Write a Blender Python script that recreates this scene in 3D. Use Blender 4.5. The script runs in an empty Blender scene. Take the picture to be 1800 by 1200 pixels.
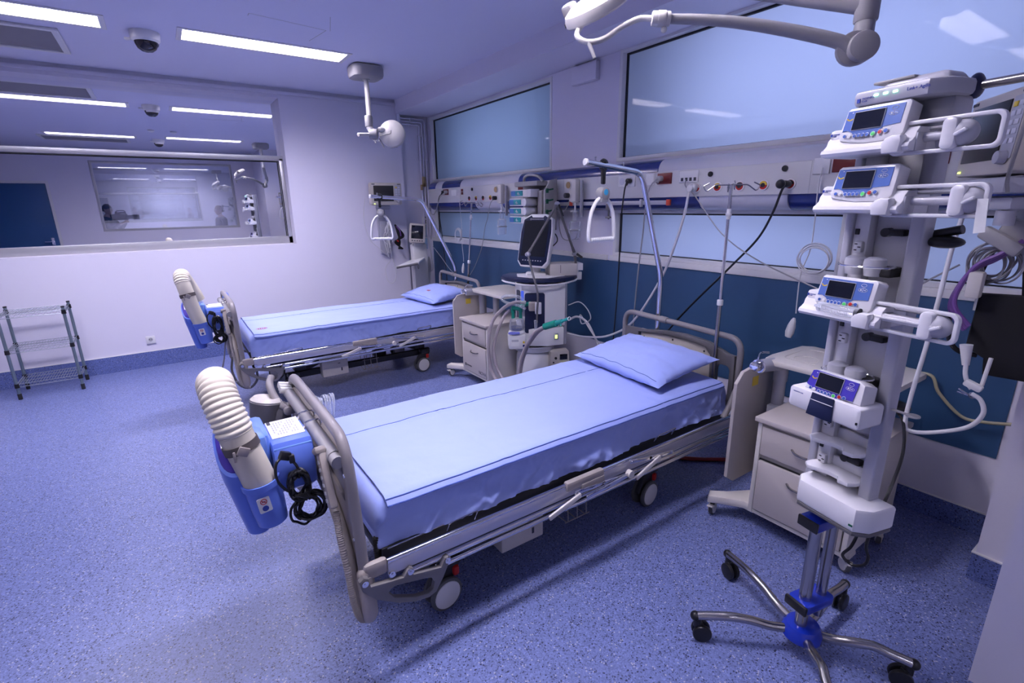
import bpy, bmesh, math, random
from math import sin, cos, pi, radians
from mathutils import Vector, Matrix, Euler
random.seed(7)
SC = bpy.context.scene
COL = SC.collection
V = Vector

# ------------------------------------------------------------------ mesh collector
class MB:
    """collects shapes and links them as ONE mesh object"""
    def __init__(s):
        s.bm = bmesh.new(); s.M = Matrix.Identity(4); s.mi = 0
    def _put(s, verts, faces, sm=True):
        vs = [s.bm.verts.new(s.M @ V(v)) for v in verts]
        for f in faces:
            try:
                fc = s.bm.faces.new([vs[i] for i in f]); fc.material_index = s.mi; fc.smooth = sm
            except ValueError:
                pass
        return s
    def _merge(s, tmp, M=None):
        T = s.M @ M if M is not None else s.M
        tmp.verts.index_update()
        s.bm.verts.ensure_lookup_table()
        vs = [s.bm.verts.new(T @ v.co) for v in tmp.verts]
        for f in tmp.faces:
            try:
                fc = s.bm.faces.new([vs[v.index] for v in f.verts]); fc.material_index = s.mi; fc.smooth = True
            except ValueError:
                pass
        tmp.free()
        return s
    def box(s, c, d, bev=0.0, seg=2, rot=None, taper=None):
        t = bmesh.new(); bmesh.ops.create_cube(t, size=1)
        for v in t.verts:
            k = 1.0
            if taper and v.co.z > 0: k = taper
            v.co = V((v.co.x * d[0] * k, v.co.y * d[1] * k, v.co.z * d[2]))
        if bev > 0:
            bmesh.ops.bevel(t, geom=t.edges[:], offset=min(bev, min(d) * .49), segments=seg, profile=.5, affect='EDGES')
        M = Matrix.Translation(V(c))
        if rot is not None:
            M = M @ (rot.to_matrix().to_4x4() if isinstance(rot, Euler) else rot.to_4x4())
        return s._merge(t, M)
    def cyl(s, a, b, r, r2=None, n=16, bev=0.0):
        a = V(a); b = V(b); d = b - a; L = d.length
        t = bmesh.new()
        bmesh.ops.create_cone(t, cap_ends=True, segments=n, radius1=r, radius2=r if r2 is None else r2, depth=L)
        if bev > 0:
            es = [e for e in t.edges if abs(e.verts[0].co.z - e.verts[1].co.z) < 1e-6]
            bmesh.ops.bevel(t, geom=es, offset=bev, segments=2, profile=.5, affect='EDGES')
        q = d.to_track_quat('Z', 'Y').to_matrix().to_4x4()
        return s._merge(t, Matrix.Translation((a + b) / 2) @ q)
    def sph(s, c, r, n=14, sc=(1, 1, 1), rot=None):
        t = bmesh.new(); bmesh.ops.create_uvsphere(t, u_segments=n, v_segments=max(6, n * 2 // 3), radius=r)
        for v in t.verts: v.co = V((v.co.x * sc[0], v.co.y * sc[1], v.co.z * sc[2]))
        M = Matrix.Translation(V(c))
        if rot is not None: M = M @ rot.to_matrix().to_4x4()
        return s._merge(t, M)
    def tube(s, pts, r, n=8, res=6, smooth=True, closed=False, rfn=None, cap=True):
        P = spline(pts, res, closed) if smooth else [V(p) for p in pts]
        N = len(P); verts = []; faces = []
        T = []
        for i in range(N):
            if closed: t = P[(i + 1) % N] - P[i - 1]
            else: t = P[min(i + 1, N - 1)] - P[max(i - 1, 0)]
            T.append(t.normalized() if t.length > 1e-9 else V((0, 0, 1)))
        up = V((0, 0, 1)) if abs(T[0].z) < .9 else V((1, 0, 0))
        u = T[0].cross(up).normalized()
        for i in range(N):
            u = (u - T[i] * u.dot(T[i]))
            u = u.normalized() if u.length > 1e-9 else T[i].orthogonal().normalized()
            w = T[i].cross(u)
            rr = rfn(i / (N - 1), i) if rfn else r
            for k in range(n):
                a = 2 * pi * k / n
                verts.append(P[i] + u * (cos(a) * rr) + w * (sin(a) * rr))
        M_ = N if closed else N - 1
        for i in range(M_):
            j = (i + 1) % N
            for k in range(n):
                k2 = (k + 1) % n
                faces.append((i * n + k, i * n + k2, j * n + k2, j * n + k))
        if cap and not closed:
            faces.append(tuple(range(n - 1, -1, -1))); faces.append(tuple(range((N - 1) * n, N * n)))
        return s._put(verts, faces)
    def lathe(s, prof, n=24, M=None, ang=2 * pi):
        verts = []; faces = []
        full = abs(ang - 2 * pi) < 1e-6
        m = n if full else n + 1
        for (r, z) in prof:
            for k in range(m):
                a = ang * k / n
                v = V((r * cos(a), r * sin(a), z)); verts.append(M @ v if M is not None else v)
        for i in range(len(prof) - 1):
            for k in range(n):
                k2 = (k + 1) % m
                faces.append((i * m + k, i * m + k2, (i + 1) * m + k2, (i + 1) * m + k))
        t = bmesh.new(); vs = [t.verts.new(v) for v in verts]
        for f in faces: 
            try: t.faces.new([vs[i] for i in f])
            except ValueError: pass
        bmesh.ops.remove_doubles(t, verts=t.verts, dist=1e-5)
        return s._merge(t)
    def prism(s, outer, holes, depth, M=None, bev=0.0):
        """2-D outline (with holes) thickened by depth along local z"""
        t = bmesh.new(); es = []
        for loop in [outer] + list(holes):
            vs = [t.verts.new((p[0], p[1], 0)) for p in loop]
            for i in range(len(vs)): es.append(t.edges.new((vs[i], vs[(i + 1) % len(vs)])))
        bmesh.ops.triangle_fill(t, use_beauty=True, use_dissolve=False, edges=es)
        bmesh.ops.recalc_face_normals(t, faces=t.faces[:])
        r = bmesh.ops.extrude_face_region(t, geom=t.faces[:])
        vs = [g for g in r['geom'] if isinstance(g, bmesh.types.BMVert)]
        bmesh.ops.translate(t, verts=vs, vec=(0, 0, depth))
        bmesh.ops.recalc_face_normals(t, faces=t.faces[:])
        if bev > 0:
            es = [e for e in t.edges if len(e.link_faces) == 2 and e.calc_face_angle(0) > .6 and abs(e.verts[0].co.z - e.verts[1].co.z) < 1e-6]
            bmesh.ops.bevel(t, geom=es, offset=bev, segments=2, profile=.5, affect='EDGES')
        return s._merge(t, M)
    def grid(s, fn, nu, nv, closed_u=False):
        verts = [fn(i / nu, j / nv) for j in range(nv + 1) for i in range(nu + 1)]
        faces = [(j * (nu + 1) + i, j * (nu + 1) + i + 1, (j + 1) * (nu + 1) + i + 1, (j + 1) * (nu + 1) + i) for j in range(nv) for i in range(nu)]
        return s._put(verts, faces)
    def quad(s, a, b, c, d): return s._put([a, b, c, d], [(0, 1, 2, 3)])
    def torus(s, c, R, r, axis='Z', n=24, m=8, sq=(1, 1)):
        pts = []
        for k in range(n):
            a = 2 * pi * k / n; x, y = R * cos(a) * sq[0], R * sin(a) * sq[1]
            pts.append(V(c) + (V((x, y, 0)) if axis == 'Z' else V((x, 0, y)) if axis == 'Y' else V((0, x, y))))
        return s.tube(pts, r, n=m, smooth=False, closed=True)
    def each(s, name, mat, parent=None, angle=38, loc=None):
        """every separate piece of the collected geometry becomes an object of its own"""
        s.bm.verts.index_update(); s.bm.verts.ensure_lookup_table()
        seen = set(); out = []
        for v0 in s.bm.verts:
            if v0.index in seen: continue
            st = [v0]; seen.add(v0.index); vs = []
            while st:
                v = st.pop(); vs.append(v)
                for e in v.link_edges:
                    w = e.other_vert(v)
                    if w.index not in seen: seen.add(w.index); st.append(w)
            fs = {f for v in vs for f in v.link_faces}
            q = MB(); mp = {v.index: q.bm.verts.new(v.co) for v in vs}
            for f in fs:
                nf = q.bm.faces.new([mp[v.index] for v in f.verts]); nf.material_index = f.material_index; nf.smooth = f.smooth
            out.append(q.build(name, mat, parent, angle, loc))
        s.bm.free(); return out
    def build(s, name, mat, parent=None, angle=38, loc=None, recalc=True):
        if recalc: bmesh.ops.recalc_face_normals(s.bm, faces=s.bm.faces[:])
        me = bpy.data.meshes.new(name); s.bm.to_mesh(me); s.bm.free()
        for m in (mat if isinstance(mat, (list, tuple)) else [mat]): me.materials.append(m)
        try: me.set_sharp_from_angle(angle=radians(angle))
        except Exception: pass
        o = bpy.data.objects.new(name, me); COL.objects.link(o)
        if loc is not None: o.location = loc
        if parent is not None: o.parent = parent
        return o

def spline(pts, res=6, closed=False):
    P = [V(p) for p in pts]; n = len(P)
    if n < 3 and not closed: return P
    out = []
    rng = n if closed else n - 1
    for i in range(rng):
        p0 = P[(i - 1) % n] if (closed or i > 0) else P[0] * 2 - P[1]
        p1 = P[i]; p2 = P[(i + 1) % n]
        p3 = P[(i + 2) % n] if (closed or i + 2 < n) else P[-1] * 2 - P[-2]
        for k in range(res):
            t = k / res
            out.append(.5 * ((2 * p1) + (p2 - p0) * t + (2 * p0 - 5 * p1 + 4 * p2 - p3) * t * t + (3 * p1 - p0 - 3 * p2 + p3) * t ** 3))
    if not closed: out.append(P[-1])
    return out

def fillet(pts, rad, k=5):
    """polyline with rounded corners"""
    P = [V(p) for p in pts]; out = [P[0]]
    for i in range(1, len(P) - 1):
        a = P[i - 1] - P[i]; b = P[i + 1] - P[i]
        r = min(rad, a.length * .49, b.length * .49)
        A = P[i] + a.normalized() * r; B = P[i] + b.normalized() * r
        for j in range(k + 1):
            t = j / k
            out.append(A * (1 - t) ** 2 + P[i] * 2 * t * (1 - t) + B * t * t)
    out.append(P[-1]); return out

def rrect(w, h, r, k=4, cx=0, cy=0):
    out = []
    for (sx, sy, a0) in ((1, 1, 0), (-1, 1, 90), (-1, -1, 180), (1, -1, 270)):
        for j in range(k + 1):
            a = radians(a0 + 90 * j / k)
            out.append((cx + sx * (w / 2 - r) + r * cos(a), cy + sy * (h / 2 - r) + r * sin(a)))
    return out
def circ(r, n=20, cx=0, cy=0): return [(cx + r * cos(2 * pi * k / n), cy + r * sin(2 * pi * k / n)) for k in range(n)]

# frames: local (x,y,z) of a flat drawing -> world axes
def frame(o, ex, ey):
    ex = V(ex).normalized(); ey = V(ey).normalized(); ez = ex.cross(ey).normalized(); ey = ez.cross(ex)
    return Matrix(((ex.x, ey.x, ez.x, o[0]), (ex.y, ey.y, ez.y, o[1]), (ex.z, ey.z, ez.z, o[2]), (0, 0, 0, 1)))
XZ = lambda o=(0, 0, 0): frame(o, (1, 0, 0), (0, 0, 1))          # drawing in the xz plane, thickness towards -y
YZ = lambda o=(0, 0, 0): frame(o, (0, -1, 0), (0, 0, 1))         # drawing in the yz plane seen from -x, thickness towards -x

def tag(o, label=None, cat=None, group=None, kind=None):
    if label: o['label'] = label
    if cat: o['category'] = cat
    if group: o['group'] = group
    if kind: o['kind'] = kind
    return o
def empty(name, loc=(0, 0, 0), rz=0.0, label=None, cat=None, group=None):
    o = bpy.data.objects.new(name, None); COL.objects.link(o)
    o.location = loc; o.rotation_euler = (0, 0, rz); o.empty_display_size = .1
    return tag(o, label, cat, group)
def copy_tree(o, parent=None):
    kids = [c for c in bpy.data.objects if c.parent == o]
    c = o.copy(); COL.objects.link(c); c.parent = parent
    for k in kids: copy_tree(k, c)
    return c
def text(s, size, mat, parent, M, name='lettering', ext=0.0004, align='LEFT'):
    cu = bpy.data.curves.new(name, 'FONT'); cu.body = s; cu.size = size; cu.extrude = ext; cu.align_x = align
    cu.resolution_u = 3
    tmp = bpy.data.objects.new('tmp', cu); COL.objects.link(tmp)
    dg = bpy.context.evaluated_depsgraph_get()
    me = bpy.data.meshes.new_from_object(tmp.evaluated_get(dg))
    bpy.data.objects.remove(tmp)
    me.transform(M); me.materials.clear(); me.materials.append(mat); me.name = name
    o = bpy.data.objects.new(name, me); COL.objects.link(o); o.parent = parent
    return o

# ------------------------------------------------------------------ materials
def mat(name, col, rough=.5, metal=0.0, bump=0.0, bscale=200, var=0.0, vscale=6, coat=0.0, emit=None, es=1.0, trans=0.0, ior=1.45, alpha=1.0, spec=.5, sheen=0.0):
    m = bpy.data.materials.new(name); m.use_nodes = True
    nt = m.node_tree; b = nt.nodes['Principled BSDF']
    b.inputs['Base Color'].default_value = (*col, 1); b.inputs['Roughness'].default_value = rough
    b.inputs['Metallic'].default_value = metal; b.inputs['IOR'].default_value = ior
    b.inputs['Coat Weight'].default_value = coat; b.inputs['Coat Roughness'].default_value = .08
    b.inputs['Transmission Weight'].default_value = trans; b.inputs['Alpha'].default_value = alpha
    b.inputs['Specular IOR Level'].default_value = spec; b.inputs['Sheen Weight'].default_value = sheen
    if emit: b.inputs['Emission Color'].default_value = (*emit, 1); b.inputs['Emission Strength'].default_value = es
    tc = nt.nodes.new('ShaderNodeTexCoord')
    no = nt.nodes.new('ShaderNodeTexNoise'); no.inputs['Scale'].default_value = vscale; no.inputs['Detail'].default_value = 4
    nt.links.new(tc.outputs['Object'], no.inputs['Vector'])
    if var > 0:
        r = nt.nodes.new('ShaderNodeMixRGB'); r.blend_type = 'MIX'
        r.inputs[1].default_value = (*[c * (1 - var) for c in col], 1); r.inputs[2].default_value = (*[min(1, c * (1 + var)) for c in col], 1)
        nt.links.new(no.outputs['Fac'], r.inputs[0]); nt.links.new(r.outputs[0], b.inputs['Base Color'])
    if bump > 0:
        n2 = nt.nodes.new('ShaderNodeTexNoise'); n2.inputs['Scale'].default_value = bscale; n2.inputs['Detail'].default_value = 3
        nt.links.new(tc.outputs['Object'], n2.inputs['Vector'])
        bp = nt.nodes.new('ShaderNodeBump'); bp.inputs['Strength'].default_value = bump; bp.inputs['Distance'].default_value = .002
        nt.links.new(n2.outputs['Fac'], bp.inputs['Height']); nt.links.new(bp.outputs['Normal'], b.inputs['Normal'])
    return m

M_ = {}
M_['wall'] = mat('wall_paint', (.80, .775, .89), .55, bump=.12, bscale=260, var=.012, vscale=2)
M_['ceil'] = mat('ceiling_paint', (.80, .80, .97), .8, bump=.1, bscale=300)
M_['teal'] = mat('teal_wall_paint', (.028, .080, .185), .5, bump=.1, bscale=250, var=.05)
M_['whiteframe'] = mat('white_coated_metal', (.82, .81, .82), .35, var=.01)
M_['alu'] = mat('anodised_aluminium', (.50, .50, .53), .38, metal=.55)
M_['seal'] = mat('black_seal', (.015, .016, .02), .6)
M_['white'] = mat('white_plastic', (.82, .81, .82), .32, var=.01)
M_['lampwhite'] = mat('lamp_white_enamel', (.66, .63, .60), .3)
M_['lampgrey'] = mat('lamp_grey_enamel', (.34, .33, .34), .4)
M_['beige'] = mat('beige_laminate', (.52, .475, .46), .42, bump=.05, bscale=500, var=.02)
M_['beigelight'] = mat('light_beige_plastic', (.68, .64, .60), .38)
M_['bedgrey'] = mat('warm_grey_coated_steel', (.26, .24, .25), .35, var=.02)
M_['fender'] = mat('fender_shaded_grey', (.17, .16, .165), .4)  # bed frame grey darkened, shade of the low plate put into the colour
M_['beddark'] = mat('dark_grey_plastic', (.12, .115, .125), .42)
M_['bedtaupe'] = mat('taupe_plastic', (.36, .32, .30), .45)
M_['boardbeige'] = mat('beige_board', (.50, .46, .42), .45)
M_['undercar'] = mat('undercarriage_black', (.018, .018, .022), .5)
M_['chrome'] = mat('chrome', (.78, .77, .78), .09, metal=1.0)
M_['steel'] = mat('brushed_steel', (.42, .40, .38), .24, metal=1.0, bump=.06, bscale=80)
M_['rail'] = mat('lavender_aluminium', (.56, .55, .62), .33, metal=.45)
M_['black'] = mat('black_plastic', (.012, .012, .014), .35)
M_['rubber'] = mat('black_rubber', (.02, .02, .022), .7)
M_['cable'] = mat('black_cable', (.010, .010, .012), .28)
M_['greycable'] = mat('grey_cable', (.35, .34, .36), .45)
M_['whitecable'] = mat('white_cable', (.74, .73, .75), .4)
M_['yellowcable'] = mat('yellowish_cable', (.42, .38, .25), .45)
M_['purplecable'] = mat('purple_cable', (.16, .07, .27), .4)
M_['redcable'] = mat('red_cable', (.30, .02, .02), .4)
M_['wheelwhite'] = mat('wheel_white', (.66, .64, .64), .4)
M_['tyre'] = mat('tyre_grey', (.10, .10, .105), .6)
M_['navy'] = mat('navy_gloss', (.010, .022, .16), .22, coat=.4)
M_['navydark'] = mat('dark_navy_plastic', (.012, .018, .06), .3)
M_['panelwhite'] = mat('headwall_panel', (.66, .65, .66), .38, var=.01)
M_['panelpale'] = mat('headwall_pale_profile', (.60, .60, .68), .35)
M_['red'] = mat('red_plastic', (.45, .015, .012), .35)
M_['darkred'] = mat('dark_red_plastic', (.13, .012, .012), .35)
M_['redorange'] = mat('orange_red_plastic', (.55, .06, .03), .4)
M_['yellow'] = mat('yellow_plastic', (.75, .55, .06), .4)
M_['blower'] = mat('cornflower_plastic', (.13, .22, .74), .28, var=.02)
M_['blowerlight'] = mat('pale_cornflower_plastic', (.16, .30, .80), .3)
M_['violet'] = mat('violet_panel', (.04, .02, .30), .3)
M_['label'] = mat('white_label', (.85, .85, .84), .5, var=.03, vscale=60)
M_['ink'] = mat('dark_ink', (.03, .03, .05), .6)
M_['inkblue'] = mat('blue_ink', (.03, .06, .35), .5)
M_['inkgrey'] = mat('grey_ink', (.45, .45, .47), .6)
M_['pumpwhite'] = mat('pump_white', (.80, .79, .83), .25, coat=.2)
M_['pumpgrey'] = mat('pump_grey', (.50, .50, .56), .33)
M_['pumpblue'] = mat('pump_blue_keypad', (.085, .16, .46), .3)
M_['pumpviolet'] = mat('pump_violet_keypad', (.06, .045, .42), .3)
M_['keyblue'] = mat('key_blue', (.05, .12, .45), .35)
M_['green'] = mat('green_key', (.08, .62, .14), .35)
M_['led'] = mat('green_led', (.1, .8, .4), .4, emit=(.35, 1, .6), es=4)
M_['ledyellow'] = mat('yellow_led', (.6, .8, .1), .4, emit=(.75, 1, .12), es=2.2)
M_['ledblue'] = mat('blue_led', (.1, .2, .9), .4, emit=(.12, .18, 1), es=.10)
M_['screen'] = mat('dark_screen', (.006, .008, .016), .08, coat=.5)
M_['mattscreen'] = mat('dull_dark_screen', (.008, .010, .018), .55, spec=.12)
M_['screengrey'] = mat('matt_screen', (.022, .021, .022), .3)
M_['rackgrey'] = mat('rack_grey', (.44, .44, .50), .35, metal=.2)
M_['tealscreen'] = mat('teal_display', (.02, .26, .30), .25)
M_['bluescreen'] = mat('blue_display', (.05, .16, .42), .25)
M_['greenplast'] = mat('dark_green_plastic', (.004, .085, .045), .3)
M_['tealplast'] = mat('teal_plastic', (.03, .40, .38), .22)
M_['brass'] = mat('brass', (.50, .36, .18), .3, metal=.9)
M_['sheet'] = None
M_['hose'] = mat('cream_hose', (.86, .79, .66), .5)
M_['strap'] = mat('taupe_strap', (.10, .085, .085), .7)
M_['cobalt'] = mat('cobalt_enamel', (.008, .03, .40), .2, coat=.5)
M_['skin'] = mat('skin', (.50, .31, .24), .5)
M_['hairblond'] = mat('blond_hair', (.40, .30, .20), .7)
M_['hairdark'] = mat('dark_hair', (.03, .022, .018), .7)
M_['shirtdark'] = mat('dark_cloth', (.022, .022, .028), .9)
M_['trouser'] = mat('trouser_cloth', (.05, .06, .10), .9)
M_['wiregrey'] = mat('zinc_wire', (.42, .46, .50), .3, metal=.8)
M_['zincdark'] = mat('zinc_post', (.22, .28, .31), .35, metal=.7)
M_['blackfabric'] = mat('black_nylon', (.006, .006, .008), .8)
M_['cardblue'] = mat('pale_blue_card', (.30, .45, .65), .6)
M_['doorblue'] = mat('door_blue', (.015, .075, .22), .45, var=.03)
M_['vent'] = mat('grey_filter', (.30, .29, .31), .8, bump=.3, bscale=400)
M_['darkdome'] = mat('smoked_dome', (.008, .006, .010), .06, coat=.6)
M_['amber'] = mat('amber_gauge', (.28, .18, .07), .3, coat=.4)

def clear_mat(name, tint, op, rough=.08):
    m = bpy.data.materials.new(name); m.use_nodes = True; nt = m.node_tree; nt.nodes.clear()
    o = nt.nodes.new('ShaderNodeOutputMaterial'); t = nt.nodes.new('ShaderNodeBsdfTransparent'); t.inputs[0].default_value = (*[.5 + .5 * c for c in tint], 1)
    p = nt.nodes.new('ShaderNodeBsdfPrincipled'); p.inputs['Base Color'].default_value = (*tint, 1); p.inputs['Roughness'].default_value = rough
    lw = nt.nodes.new('ShaderNodeLayerWeight'); lw.inputs[0].default_value = .35
    mr = nt.nodes.new('ShaderNodeMapRange'); mr.inputs[3].default_value = op; mr.inputs[4].default_value = min(1, op + .55)
    mx = nt.nodes.new('ShaderNodeMixShader')
    nt.links.new(lw.outputs['Facing'], mr.inputs[0]); nt.links.new(mr.outputs[0], mx.inputs[0])
    nt.links.new(t.outputs[0], mx.inputs[1]); nt.links.new(p.outputs[0], mx.inputs[2]); nt.links.new(mx.outputs[0], o.inputs[0])
    return m
M_['clear'] = clear_mat('clear_plastic', (.85, .88, .95), .14)
M_['clearhose'] = clear_mat('cloudy_pink_hose', (.50, .44, .47), .62, .25)
M_['clearteal'] = clear_mat('clear_teal', (.05, .55, .50), .45, .15)
M_['cleargreen'] = clear_mat('clear_green', (.02, .35, .25), .7, .15)

def sheet_mat():
    m = mat('blue_cotton', (.36, .45, .92), .85, sheen=.25)
    nt = m.node_tree; b = nt.nodes['Principled BSDF']
    tc = nt.nodes.new('ShaderNodeTexCoord')
    n1 = nt.nodes.new('ShaderNodeTexNoise'); n1.inputs['Scale'].default_value = 9; n1.inputs['Detail'].default_value = 5
    n2 = nt.nodes.new('ShaderNodeTexNoise'); n2.inputs['Scale'].default_value = 900
    ad = nt.nodes.new('ShaderNodeMath'); ad.operation = 'MULTIPLY_ADD'; ad.inputs[1].default_value = .04
    bp = nt.nodes.new('ShaderNodeBump'); bp.inputs['Strength'].default_value = .25; bp.inputs['Distance'].default_value = .01
    for n in (n1, n2): nt.links.new(tc.outputs['Object'], n.inputs['Vector'])
    nt.links.new(n2.outputs['Fac'], ad.inputs[0]); nt.links.new(n1.outputs['Fac'], ad.inputs[2])
    nt.links.new(ad.outputs[0], bp.inputs['Height']); nt.links.new(bp.outputs['Normal'], b.inputs['Normal'])
    return m
M_['sheet'] = sheet_mat()
M_['hem'] = mat('blue_seam_and_edge_shade', (.06, .10, .36), .9)

def floor_mat(name, base, chip=1.0):
    m = bpy.data.materials.new(name); m.use_nodes = True; nt = m.node_tree; b = nt.nodes['Principled BSDF']
    tc = nt.nodes.new('ShaderNodeTexCoord')
    def vor(scale):
        v = nt.nodes.new('ShaderNodeTexVoronoi'); v.inputs['Scale'].default_value = scale
        nt.links.new(tc.outputs['Object'], v.inputs['Vector'])
        s = nt.nodes.new('ShaderNodeSeparateColor'); nt.links.new(v.outputs['Color'], s.inputs[0]); return v, s
    v1, s1 = vor(210); v2, s2 = vor(120)
    r1 = nt.nodes.new('ShaderNodeValToRGB'); r1.color_ramp.interpolation = 'CONSTANT'
    e = r1.color_ramp.elements; e[0].position = 0; e[0].color = (*[c * .45 for c in base], 1)
    e[1].position = .10; e[1].color = (*base, 1)
    for p, k in ((.30, 1.12), (.5, .88), (.70, 1.25), (.95, 1.5)):
        x = r1.color_ramp.elements.new(p); x.color = (*[min(.85, c * k) for c in base], 1)
    nt.links.new(s1.outputs[0], r1.inputs[0])
    # scattered dark and pale chips
    def mask(sock, lo, dist, dsock):
        a = nt.nodes.new('ShaderNodeMath'); a.operation = 'LESS_THAN'; a.inputs[1].default_value = lo; nt.links.new(sock, a.inputs[0])
        d = nt.nodes.new('ShaderNodeMath'); d.operation = 'LESS_THAN'; d.inputs[1].default_value = dist; nt.links.new(dsock, d.inputs[0])
        mu = nt.nodes.new('ShaderNodeMath'); mu.operation = 'MULTIPLY'; nt.links.new(a.outputs[0], mu.inputs[0]); nt.links.new(d.outputs[0], mu.inputs[1]); return mu
    k1 = mask(s2.outputs[1], .13, .42, v2.outputs['Distance']); k2 = mask(s2.outputs[2], .055, .36, v2.outputs['Distance'])
    m1 = nt.nodes.new('ShaderNodeMixRGB'); m1.inputs[2].default_value = (.020, .026, .075, 1)
    m2 = nt.nodes.new('ShaderNodeMixRGB'); m2.inputs[2].default_value = (.42, .42, .52, 1)
    nt.links.new(k1.outputs[0], m1.inputs[0]); nt.links.new(r1.outputs[0], m1.inputs[1])
    nt.links.new(k2.outputs[0], m2.inputs[0]); nt.links.new(m1.outputs[0], m2.inputs[1])
    nt.links.new(m2.outputs[0], b.inputs['Base Color'])
    b.inputs['Roughness'].default_value = .38
    n = nt.nodes.new('ShaderNodeTexNoise'); n.inputs['Scale'].default_value = 60; nt.links.new(tc.outputs['Object'], n.inputs['Vector'])
    bp = nt.nodes.new('ShaderNodeBump'); bp.inputs['Strength'].default_value = .06; bp.inputs['Distance'].default_value = .003
    nt.links.new(n.outputs['Fac'], bp.inputs['Height']); nt.links.new(bp.outputs['Normal'], b.inputs['Normal'])
    return m
M_['floor'] = floor_mat('speckled_blue_vinyl', (.145, .180, .39))
M_['base'] = floor_mat('speckled_blue_skirting', (.120, .160, .38))

def frosted_mat():
    m = bpy.data.materials.new('frosted_glass'); m.use_nodes = True; nt = m.node_tree; nt.nodes.clear()
    o = nt.nodes.new('ShaderNodeOutputMaterial')
    t = nt.nodes.new('ShaderNodeBsdfTranslucent'); t.inputs[0].default_value = (.80, .86, .97, 1)
    d = nt.nodes.new('ShaderNodeBsdfDiffuse'); d.inputs[0].default_value = (.14, .20, .33, 1)
    m1 = nt.nodes.new('ShaderNodeMixShader'); m1.inputs[0].default_value = .35
    g = nt.nodes.new('ShaderNodeBsdfGlossy'); g.inputs['Roughness'].default_value = .03
    f = nt.nodes.new('ShaderNodeFresnel'); f.inputs[0].default_value = 1.45
    mx = nt.nodes.new('ShaderNodeMixShader')
    nt.links.new(t.outputs[0], m1.inputs[1]); nt.links.new(d.outputs[0], m1.inputs[2])
    nt.links.new(f.outputs[0], mx.inputs[0]); nt.links.new(m1.outputs[0], mx.inputs[1]); nt.links.new(g.outputs[0], mx.inputs[2]); nt.links.new(mx.outputs[0], o.inputs[0])
    return m
M_['frost'] = frosted_mat()
def mirror_mat(name, refl, tint):
    m = bpy.data.materials.new(name); m.use_nodes = True; nt = m.node_tree; nt.nodes.clear()
    o = nt.nodes.new('ShaderNodeOutputMaterial'); g = nt.nodes.new('ShaderNodeBsdfGlossy'); g.inputs['Roughness'].default_value = .012; g.inputs[0].default_value = (*tint, 1)
    t = nt.nodes.new('ShaderNodeBsdfTransparent'); t.inputs[0].default_value = (.8, .84, .9, 1)
    mx = nt.nodes.new('ShaderNodeMixShader'); mx.inputs[0].default_value = refl
    nt.links.new(t.outputs[0], mx.inputs[1]); nt.links.new(g.outputs[0], mx.inputs[2]); nt.links.new(mx.outputs[0], o.inputs[0]); return m
M_['mirror'] = mirror_mat('one_way_glass', 1.0, (.93, .94, .97))
M_['mirrorhalf'] = mirror_mat('half_silvered_glass', .32, (.85, .87, .92))
def emit_mat(name, col, s):
    m = bpy.data.materials.new(name); m.use_nodes = True; nt = m.node_tree; nt.nodes.clear()
    o = nt.nodes.new('ShaderNodeOutputMaterial'); e = nt.nodes.new('ShaderNodeEmission'); e.inputs[0].default_value = (*col, 1); e.inputs[1].default_value = s
    nt.links.new(e.outputs[0], o.inputs[0]); return m
LAMP_COL = (.89, .83, 1.0)
M_['tubelight'] = emit_mat('fluorescent_diffuser', LAMP_COL, 42.0)
M_['tubedim'] = emit_mat('dimmed_fluorescent_diffuser', LAMP_COL, 17.0)  # output cut to darken the near left floor, standing in for lens falloff
# ================================================================== the setting
X0, X1, Y0, Y1, ZC = -3.3, 3.15, -1.0, 6.48, 2.95
def struct(o): o['kind'] = 'structure'; return o
def rect_hole(a, b, c, d): return [(a, c), (b, c), (b, d), (a, d)]

m = MB(); m.box(((X0 + X1) / 2, 1.6, -.05), (X1 - X0 + 1.2, 10.8, .1)); struct(m.build('floor', M_['floor']))
LIGHTS = [(.36, 1.59, 4.955), (-1.37, -.135, 4.955), (.33, 1.57, 1.58), (-1.39, -.16, 1.45), (-.35, .95, -2.25)]
m = MB(); m.prism(rect_hole(X0 - .6, X1 + .6, -3.8, 7.0), [rect_hole(a, b, c - .135, c + .135) for a, b, c in LIGHTS], .12, Matrix.Translation((0, 0, ZC)))
ceil = struct(m.build('ceiling', M_['ceil']))
m = MB()   # hairline seams of an access hatch in the ceiling
for a, b in (((.73, 4.22), (1.27, 4.30)), ((1.27, 4.30), (1.22, 4.62)), ((.73, 4.22), (.73, 4.27)), ((1.22, 4.0), (1.30, 4.3))):
    m.box(((a[0] + b[0]) / 2, (a[1] + b[1]) / 2, ZC - .0006), (math.hypot(b[0] - a[0], b[1] - a[1]), .0035, .001), rot=Euler((0, 0, math.atan2(b[1] - a[1], b[0] - a[0]))))
m.build('hatch_seam', M_['inkgrey'], ceil)['kind'] = 'structure'

# far wall with the deep opening of the one-way observation window, stepped back beside the pipes
m = MB()
WX0, WX1, WZ0, WZ1 = -2.6, 1.30, 1.235, 2.845
m.prism(rect_hole(X0, 2.735, 0, ZC), [rect_hole(WX0, WX1, WZ0, WZ1)], .24, XZ((0, Y1 + .24, 0)))
m.box((2.96, 6.62, ZC / 2), (.46, .12, ZC))
wf = struct(m.build('wall_far', M_['wall']))
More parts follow.
